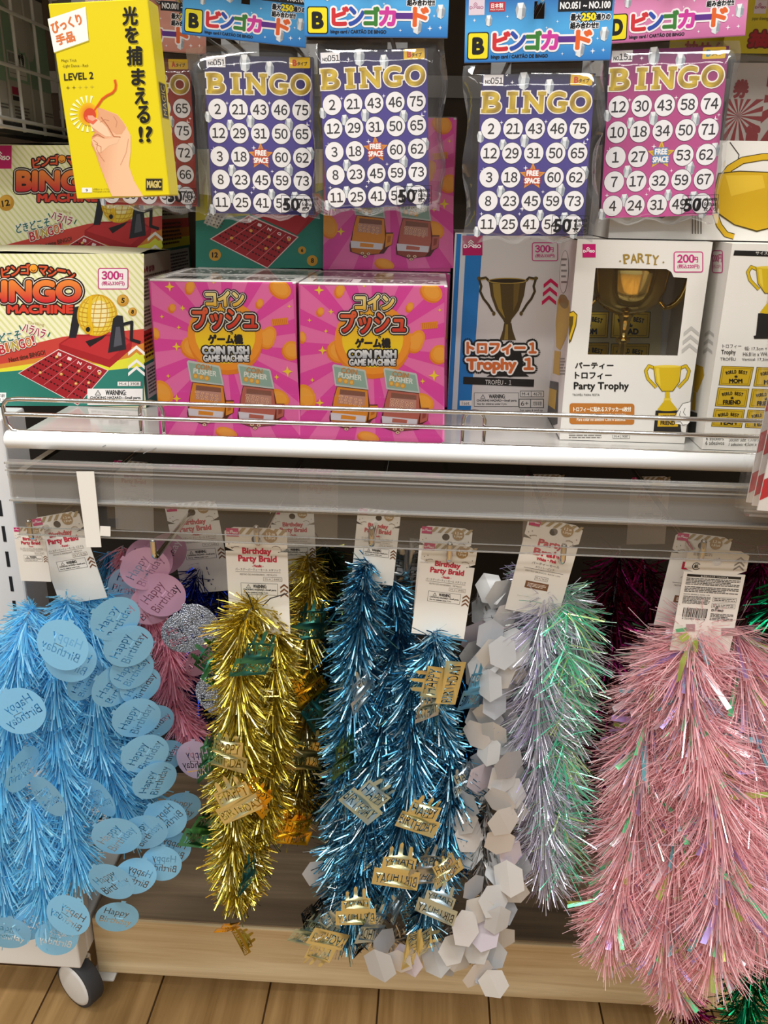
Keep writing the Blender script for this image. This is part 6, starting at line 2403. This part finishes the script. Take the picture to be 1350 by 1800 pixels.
for k, (x, y, Y, sp, yw_, pt_, sz, c_, fl) in enumerate(((448, 1160, .575, 20, 40, 10, 1.0, CK_T, False), (399, 1328, .568, 6, -12, 5, .95, CK_Y, False), (372, 1330, .575, 4, 75, 0, 1.0, CK_T, False), (418, 1410, .562, -22, 10, 0, 1.05, CK_Y, False),
                                                       (448, 1400, .568, 32, -30, 0, .9, CK_O, False), (355, 1460, .60, 30, 40, 0, 1.0, CK_T, True), (378, 1160, .60, -40, 45, 0, 1.0, CK_T, False), (402, 1632, .575, 20, 20, 30, .6, CK_O, False), (428, 1650, .575, 40, -35, 0, .7, '#a8933a', True), (436, 1540, .575, 10, 70, 0, .8, CK_T, False))):
    put_tag(b5, 'cake', x, y, Y, sp, yw_, pt_, sz, FOIL2, c_, fl, k % 3)
mbw = MB()
mbw.tube([at(462, 1065, .606) - b5.location, at(475, 1052, .60) - b5.location, at(505, 1043, .598) - b5.location], .0005, mat('black_tie', '#1a1a1a', rough=.5), n=6)
mbw.tube([at(445, 1072, .60) - b5.location, at(438, 1050, .596) - b5.location, at(433, 1041, .595) - b5.location], .0005, mat('black_tie'), n=6)
mbw.build('black_tie', parent=b5)

b6 = braid('tinsel_braid', 515, 900, .70, 'shaded gold metallic braid hanging behind the bright gold braid')
put_card(b6, 'Metallic', ((474, 893), (552, 893), (482, 1010), (556, 1010)), .705)
paths = []
for i, P in enumerate(([(540, 975, .70, 40), (548, 1030, .69, 48), (540, 1120, .68, 46), (540, 1230, .675, 42), (535, 1330, .672, 42), (520, 1420, .67, 50), (512, 1450, .67, 44)], [(575, 960, .73, 40), (585, 1080, .73, 46), (580, 1250, .73, 46), (565, 1400, .72, 46)])):
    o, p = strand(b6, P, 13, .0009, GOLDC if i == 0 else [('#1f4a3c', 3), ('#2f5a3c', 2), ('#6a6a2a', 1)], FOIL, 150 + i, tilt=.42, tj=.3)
    paths.append(p)
cord(b6, paths)
for k, (x, y, sp, yw_, c_, fl) in enumerate(((545, 1100, 10, 30, '#3f7a6c', False), (540, 1210, -25, 35, CK_O, False), (538, 1325, 15, 30, '#b9a260', True), (505, 1445, -10, 20, CK_O, True), (560, 1250, 60, 50, CK_T, False), (520, 1465, 20, 25, CK_O, False))):
    put_tag(b6, 'cake', x, y, .645, sp, yw_, 5, .95, FOIL2, c_, fl, k % 3)

# ---------------------------------------------------------------- metallic blue braids
b7 = braid('tinsel_braid', 665, 905, .64, 'metallic blue braid with the tilted header card next to the gold braids')
put_card(b7, 'Metallic', ((635, 897), (709, 897), (611, 1030), (686, 1038)), .652)
paths = []
for i, P in enumerate(([(650, 985, .655, 30), (640, 1010, .645, 46), (634, 1080, .637, 54), (628, 1160, .634, 54), (620, 1260, .632, 58), (612, 1360, .63, 58), (610, 1460, .628, 60), (604, 1560, .624, 54), (606, 1640, .62, 44)],
                       [(690, 1020, .66, 44), (700, 1100, .652, 50), (690, 1180, .64, 56), (672, 1290, .625, 64), (660, 1390, .617, 62), (642, 1490, .61, 60), (626, 1580, .606, 54), (614, 1640, .604, 40)],
                       [(600, 1050, .68, 46), (590, 1250, .68, 50), (585, 1420, .67, 50)])):
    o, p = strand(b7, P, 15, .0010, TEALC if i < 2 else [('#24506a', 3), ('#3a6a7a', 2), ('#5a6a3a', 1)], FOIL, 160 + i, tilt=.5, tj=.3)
    paths.append(p)
cord(b7, paths)
CK_W, CK_B = '#c9dde6', '#6fb0cc'
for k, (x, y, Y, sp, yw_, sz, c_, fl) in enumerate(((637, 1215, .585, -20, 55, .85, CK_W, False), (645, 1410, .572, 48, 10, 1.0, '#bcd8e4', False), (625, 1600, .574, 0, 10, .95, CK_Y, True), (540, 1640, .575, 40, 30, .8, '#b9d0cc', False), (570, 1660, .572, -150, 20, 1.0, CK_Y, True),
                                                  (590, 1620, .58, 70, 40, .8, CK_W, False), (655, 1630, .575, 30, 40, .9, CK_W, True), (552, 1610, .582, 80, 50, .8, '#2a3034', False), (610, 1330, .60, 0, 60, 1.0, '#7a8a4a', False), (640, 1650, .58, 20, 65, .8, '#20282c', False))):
    put_tag(b7, 'cake', x, y, Y, sp, yw_, 0, sz, FOIL2, c_, fl, k % 3)

b8 = braid('tinsel_braid', 792, 960, .606, 'metallic blue braid on the front hook with cream birthday cake tags')
put_card(b8, 'Metallic', ((744, 926), (834, 929), (722, 1080), (812, 1085)), .626)
put_card(b8, 'Metallic', ((748, 954), (842, 962), (717, 1124), (812, 1132)), .611)
paths = []
for i, P in enumerate(([(762, 1108, .612, 40), (766, 1135, .602, 48), (762, 1170, .602, 44), (760, 1240, .61, 44), (790, 1330, .616, 52), (790, 1420, .612, 54), (765, 1510, .606, 56), (750, 1590, .602, 46), (742, 1630, .60, 30)],
                       [(740, 1150, .625, 40), (722, 1230, .615, 52), (726, 1320, .608, 58), (716, 1410, .604, 60), (700, 1490, .602, 58), (690, 1560, .602, 50)],
                       [(800, 1150, .64, 40), (815, 1280, .638, 44), (808, 1400, .63, 46), (790, 1520, .62, 46)])):
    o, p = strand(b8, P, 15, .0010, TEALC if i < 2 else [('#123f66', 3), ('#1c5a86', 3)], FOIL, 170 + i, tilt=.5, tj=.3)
    paths.append(p)
cord(b8, paths)
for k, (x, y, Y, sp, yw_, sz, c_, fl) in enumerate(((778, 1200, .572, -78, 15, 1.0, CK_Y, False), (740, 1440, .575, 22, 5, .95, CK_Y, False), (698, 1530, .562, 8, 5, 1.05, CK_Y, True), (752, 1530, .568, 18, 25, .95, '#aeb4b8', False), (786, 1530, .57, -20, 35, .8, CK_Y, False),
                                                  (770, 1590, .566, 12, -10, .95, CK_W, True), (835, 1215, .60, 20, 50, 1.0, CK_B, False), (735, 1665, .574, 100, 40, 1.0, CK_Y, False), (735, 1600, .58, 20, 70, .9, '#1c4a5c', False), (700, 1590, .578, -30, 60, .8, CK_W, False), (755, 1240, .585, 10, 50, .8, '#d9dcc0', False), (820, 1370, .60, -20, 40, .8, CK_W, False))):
    put_tag(b8, 'cake', x, y, Y, sp, yw_, 0, sz, FOIL2, c_, fl, k % 3)
for k, (x, y, Y, sp, yw_) in enumerate(((718, 985, .68, -82, 10), (697, 1005, .685, -85, 20))):
    put_tag(b8, 'cake', x, y, Y, sp, yw_, 0, 1.1, FOIL2, '#b9b8b6', False, k)

# ---------------------------------------------------------------- silver garland with hexagons
b9 = braid('tinsel_braid', 845, 1020, .65, 'silver garland with white hexagon tags between the blue and iridescent braids')
paths = []
for i, P in enumerate(([(840, 1030, .66, 24), (855, 1065, .65, 34), (862, 1150, .645, 30), (850, 1300, .64, 30), (856, 1400, .62, 38), (852, 1480, .615, 42), (848, 1540, .612, 38), (850, 1620, .61, 28), (838, 1690, .608, 28)],
                       [(640, 1640, .66, 10), (670, 1650, .64, 30), (720, 1650, .635, 30), (790, 1640, .63, 30)])):
    o, p = strand(b9, P, 4, .0015, SILV, FOIL2, 180 + i, tilt=.6, tj=.3)
    paths.append(p)
cord(b9, paths)
hexes = [(862, 1035, .632), (880, 1045, .628), (850, 1075, .64), (888, 1085, .622), (840, 1120, .632), (862, 1118, .61), (832, 1150, .63), (870, 1150, .605), (884, 1148, .60), (850, 1170, .612), (902, 1140, .612), (840, 1190, .62), (875, 1182, .61), (896, 1175, .62), (860, 1205, .60), (888, 1205, .615),
         (845, 1222, .615), (870, 1235, .605), (858, 1260, .61), (885, 1255, .62), (840, 1265, .62), (838, 1292, .61), (868, 1290, .602), (890, 1288, .62), (858, 1318, .604), (880, 1322, .615), (850, 1345, .61), (876, 1345, .612), (846, 1368, .602), (895, 1345, .59), (885, 1368, .596), (836, 1370, .612), (905, 1372, .605),
         (878, 1408, .59), (897, 1395, .60), (822, 1412, .596), (886, 1445, .582), (902, 1425, .604), (816, 1445, .60), (878, 1480, .588), (898, 1500, .595), (910, 1520, .605), (894, 1545, .586), (905, 1570, .59), (880, 1525, .60), (825, 1470, .602), (822, 1500, .606), (833, 1560, .584), (842, 1600, .578), (868, 1585, .58), (875, 1618, .576),
         (818, 1632, .57), (852, 1640, .576), (885, 1600, .596), (796, 1670, .572), (835, 1665, .576), (868, 1680, .586), (840, 1712, .574), (868, 1730, .572), (855, 1705, .582), (808, 1690, .58), (882, 1650, .6),
         (667, 1698, .566), (702, 1690, .57), (716, 1688, .575), (676, 1655, .58), (740, 1680, .59), (765, 1685, .585), (785, 1690, .6), (557, 1535, .62), (820, 1480, .61)]
HC = ['#d9d9d8', '#cfcfce', '#c4c5c6', '#dcd8d5', '#cfc4cc', '#b4b6ba']
rgh = random.Random(4)
for k, (x, y, Y) in enumerate(hexes):
    up_ = rgh.uniform(-1, 1)
    put_tag(b9, 'hex', x, y, Y, rgh.uniform(-35, 35), rgh.uniform(-40, 40), rgh.uniform(-35, 15), rgh.uniform(.88, 1.12), PEARL, HC[k % 6 if k % 6 != 4 or k % 12 == 4 else 0], False, k % 6)

# ---------------------------------------------------------------- iridescent white braid
b10 = braid('tinsel_braid', 985, 915, .612, 'iridescent white braid with green glints beside the silver hexagon garland')
put_card(b10, 'White', ((927, 905), (1021, 928), (898, 1045), (990, 1068)), .62)
paths = []
for i, P in enumerate(([(962, 1040, .63, 44), (955, 1070, .622, 70), (948, 1150, .618, 76), (946, 1260, .618, 76), (950, 1370, .618, 72), (956, 1470, .618, 66), (962, 1550, .618, 54)],
                       [(990, 1030, .645, 60), (1005, 1090, .64, 74), (1000, 1180, .638, 70), (985, 1300, .636, 66), (985, 1400, .634, 62), (985, 1500, .632, 56)],
                       [(930, 990, .66, 46), (915, 1060, .655, 56), (915, 1200, .652, 56), (925, 1350, .65, 56)])):
    o, p = strand(b10, P, 13, .0007, (IRI, IRIG, IRI)[i], IRID, 190 + i, tilt=.5, tj=.3, droop=.12)
    paths.append(p)
o, p = strand(b10, [(995, 1060, .615, 66), (998, 1150, .61, 70), (990, 1280, .61, 66), (985, 1400, .612, 62), (992, 1520, .612, 54)], 1.5, .0010, [('#6ff0c0', 3), ('#aef8d8', 2), ('#d8f6a0', 1)], IRID, 195, tilt=.35, tj=.3)
cord(b10, paths)

# ---------------------------------------------------------------- pink and iridescent braid
b11 = braid('tinsel_braid', 1240, 960, .606, 'fluffy pale pink braid with iridescent flakes and back-turned header card')
put_card(b11, 'White', ((1186, 930), (1280, 950), (1160, 1075), (1255, 1092)), .640)
put_card(b11, 'back', ((1205.5, 960), (1311, 974), (1186, 1120), (1292, 1132)), .606)
paths = []
pk = ([(1245, 1095, .625, 70), (1215, 1120, .612, 92), (1208, 1200, .605, 100), (1230, 1300, .60, 104), (1255, 1400, .597, 104), (1268, 1500, .595, 100), (1262, 1600, .593, 92), (1250, 1690, .592, 70)],
      [(1290, 1100, .63, 80), (1305, 1180, .622, 96), (1315, 1300, .617, 100), (1325, 1420, .614, 100), (1335, 1540, .612, 96), (1330, 1640, .61, 80)],
      [(1180, 1120, .635, 80), (1150, 1220, .627, 90), (1130, 1330, .622, 92), (1118, 1440, .618, 88), (1095, 1540, .615, 80), (1075, 1620, .612, 70), (1065, 1670, .611, 44)],
      [(1200, 1250, .625, 80), (1190, 1380, .617, 90), (1188, 1490, .61, 90), (1172, 1600, .606, 80), (1170, 1680, .603, 66), (1195, 1750, .602, 44)],
      [(1230, 1150, .65, 90), (1240, 1300, .65, 90), (1220, 1450, .645, 90), (1240, 1600, .64, 80)])
for i, P in enumerate(pk):
    o, p = strand(b11, P, 17 if i < 4 else 10, .00062, PINK, FINE, 200 + i, tilt=.5 if i else .42, tj=.26, droop=.1)
    paths.append(p)
    if i < 4:
        V, C = tinsel_arrays(p, int(210 + 10 * i), .0042, [('#7df5ae', 3), ('#ccf57a', 2), ('#c4b4f6', 3), ('#f6ecf2', 4), ('#8fe6f2', 1.5)], tilt=.5, seed=300 + i, lenj=(.45, .9), curl=.05)
        ribbon_mesh('iridescent_flakes', V, C, FLAKE, b11, b11.location)
        V, C = tinsel_arrays(p, 420, .0010, [('#efe6f6', 4), ('#d6cdf0', 2), ('#c6ecd8', 1)], tilt=.45, seed=320 + i, lenj=(.7, 1.0))
        ribbon_mesh('iridescent_tinsel', V, C, IRID, b11, b11.location)
cord(b11, paths, mat('pink_cord', '#d88a9a', rough=.5))
mbw = MB()
for (x0_, y0_, x1_, y1_) in ((1206, 1097, 1222, 1110), (1268, 1104, 1296, 1118)):
    q_ = [at(*p, .6055) - b11.location for p in ((x0_, y0_), (x1_, y0_), (x1_, y1_), (x0_, y1_))]
    mbw.add(q_ + [p + Vector((0, .0004, 0)) for p in q_], [(0, 1, 2, 3), (4, 7, 6, 5), (0, 4, 5, 1), (2, 6, 7, 3)], clear_mat('fixing_tape', rough=.2, body=.35, body_col='#e0b4bc'))
mbw.build('fixing_tape', parent=b11)

# ---------------------------------------------------------------- dark magenta, green and purple braids in the shade
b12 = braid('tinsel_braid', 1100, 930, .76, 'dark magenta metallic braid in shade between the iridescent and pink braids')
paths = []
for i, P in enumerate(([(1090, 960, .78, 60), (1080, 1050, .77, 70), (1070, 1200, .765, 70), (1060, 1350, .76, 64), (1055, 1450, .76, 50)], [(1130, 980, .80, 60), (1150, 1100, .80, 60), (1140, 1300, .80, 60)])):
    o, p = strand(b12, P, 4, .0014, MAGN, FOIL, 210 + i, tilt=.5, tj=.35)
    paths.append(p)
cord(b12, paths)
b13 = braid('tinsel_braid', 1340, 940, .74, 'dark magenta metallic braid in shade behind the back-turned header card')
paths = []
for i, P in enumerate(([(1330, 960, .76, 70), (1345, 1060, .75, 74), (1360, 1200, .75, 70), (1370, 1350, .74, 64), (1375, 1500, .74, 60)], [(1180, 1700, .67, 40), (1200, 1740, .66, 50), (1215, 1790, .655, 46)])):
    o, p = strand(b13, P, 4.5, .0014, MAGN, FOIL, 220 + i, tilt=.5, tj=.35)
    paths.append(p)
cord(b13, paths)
b14 = braid('tinsel_braid', 1370, 1000, .68, 'green and violet metallic braid at the picture edge behind the pink braid')
paths = []
for i, P in enumerate(([(1375, 1020, .69, 50), (1362, 1200, .68, 56), (1368, 1400, .672, 56), (1350, 1600, .665, 60), (1320, 1720, .655, 62), (1305, 1800, .65, 56)], [(1380, 1150, .68, 60), (1385, 1300, .68, 60)])):
    o, p = strand(b14, P, 5, .0014, GREEN if i == 0 else [('#5a2fa0', 3), ('#7a4fd0', 2), ('#3a8a9a', 1)], FOIL, 230 + i, tilt=.5, tj=.3)
    paths.append(p)
cord(b14, paths)

# ------------------------------------------------------------------ further header cards deep behind the rail (seen over its top edge)
for k, (x, y, lab) in enumerate(((235, 815, 'striped braid card seen above the rail over the pink discs'), (560, 828, 'striped braid card seen above the rail over the gold braids'), (955, 838, 'striped braid card seen above the rail over the iridescent braid'), (1140, 842, 'striped braid card seen above the rail over the pink braid'))):
    Yd = .86
    c = at(x, y, Yd)
    r_ = empty('spare_braid_card', c, 0, lab, 'braid card', 'spare braid cards deep under the shelf')
    put_card(r_, 'Metallic', ((x - 34, y - 6), (x + 34, y - 2), (x - 34, y + 100), (x + 34, y + 104)), Yd)

# ================================================================== striped cards in clear sleeves, right edge
for k, (xb, yb, Yk, lab) in enumerate(((1331, 897, .545, 'red and white striped card in clear sleeve, foremost of the three'), (1322, 889, .562, 'red and white striped card in clear sleeve, middle of the three'), (1312, 883, .580, 'red and white striped card in clear sleeve, hindmost of the three by the wire guard'))):
    bl3 = at(xb, yb, Yk)
    hh, ww = .30, .085
    ro = math.radians(-2.4 + .3 * k)
    root = empty('striped_card', (bl3.x + ww / 2, Yk, bl3.z), 0, lab, 'striped card', 'striped cards at the shelf end')
    S = Sheet(ww * 1000, hh * 1000, .0012, PRINT, '#ece7e2')
    for j in range(-6, 22):
        y0_ = j * 29.0 + 3
        P = clip_poly([(0, y0_ + 14.5), (ww * 1000, y0_ - 40), (ww * 1000, y0_ - 25.5), (0, y0_ + 29)], (0, 0, ww * 1000, hh * 1000))
        if len(P) > 2:
            S.art.poly(P, '#c81824', 1)
    cc_ = bl3 + Matrix.Rotation(-ro, 3, 'Y') @ Vector((ww / 2, 0, hh / 2))
    o = S.build('printed_card', root, cc_, ro)
    m = MB()
    m.box((-ww / 2 - .007, -.0016, -hh / 2 - .004), (ww / 2 + .007, .0028, hh / 2 + .012), clear_mat('sleeve_film', rough=.06, body=.02, gain=.5, cap=.4))
    o = m.build('clear_sleeve', root)
    o.location = cc_ - root.location
    o.rotation_euler = (0, -ro, 0)
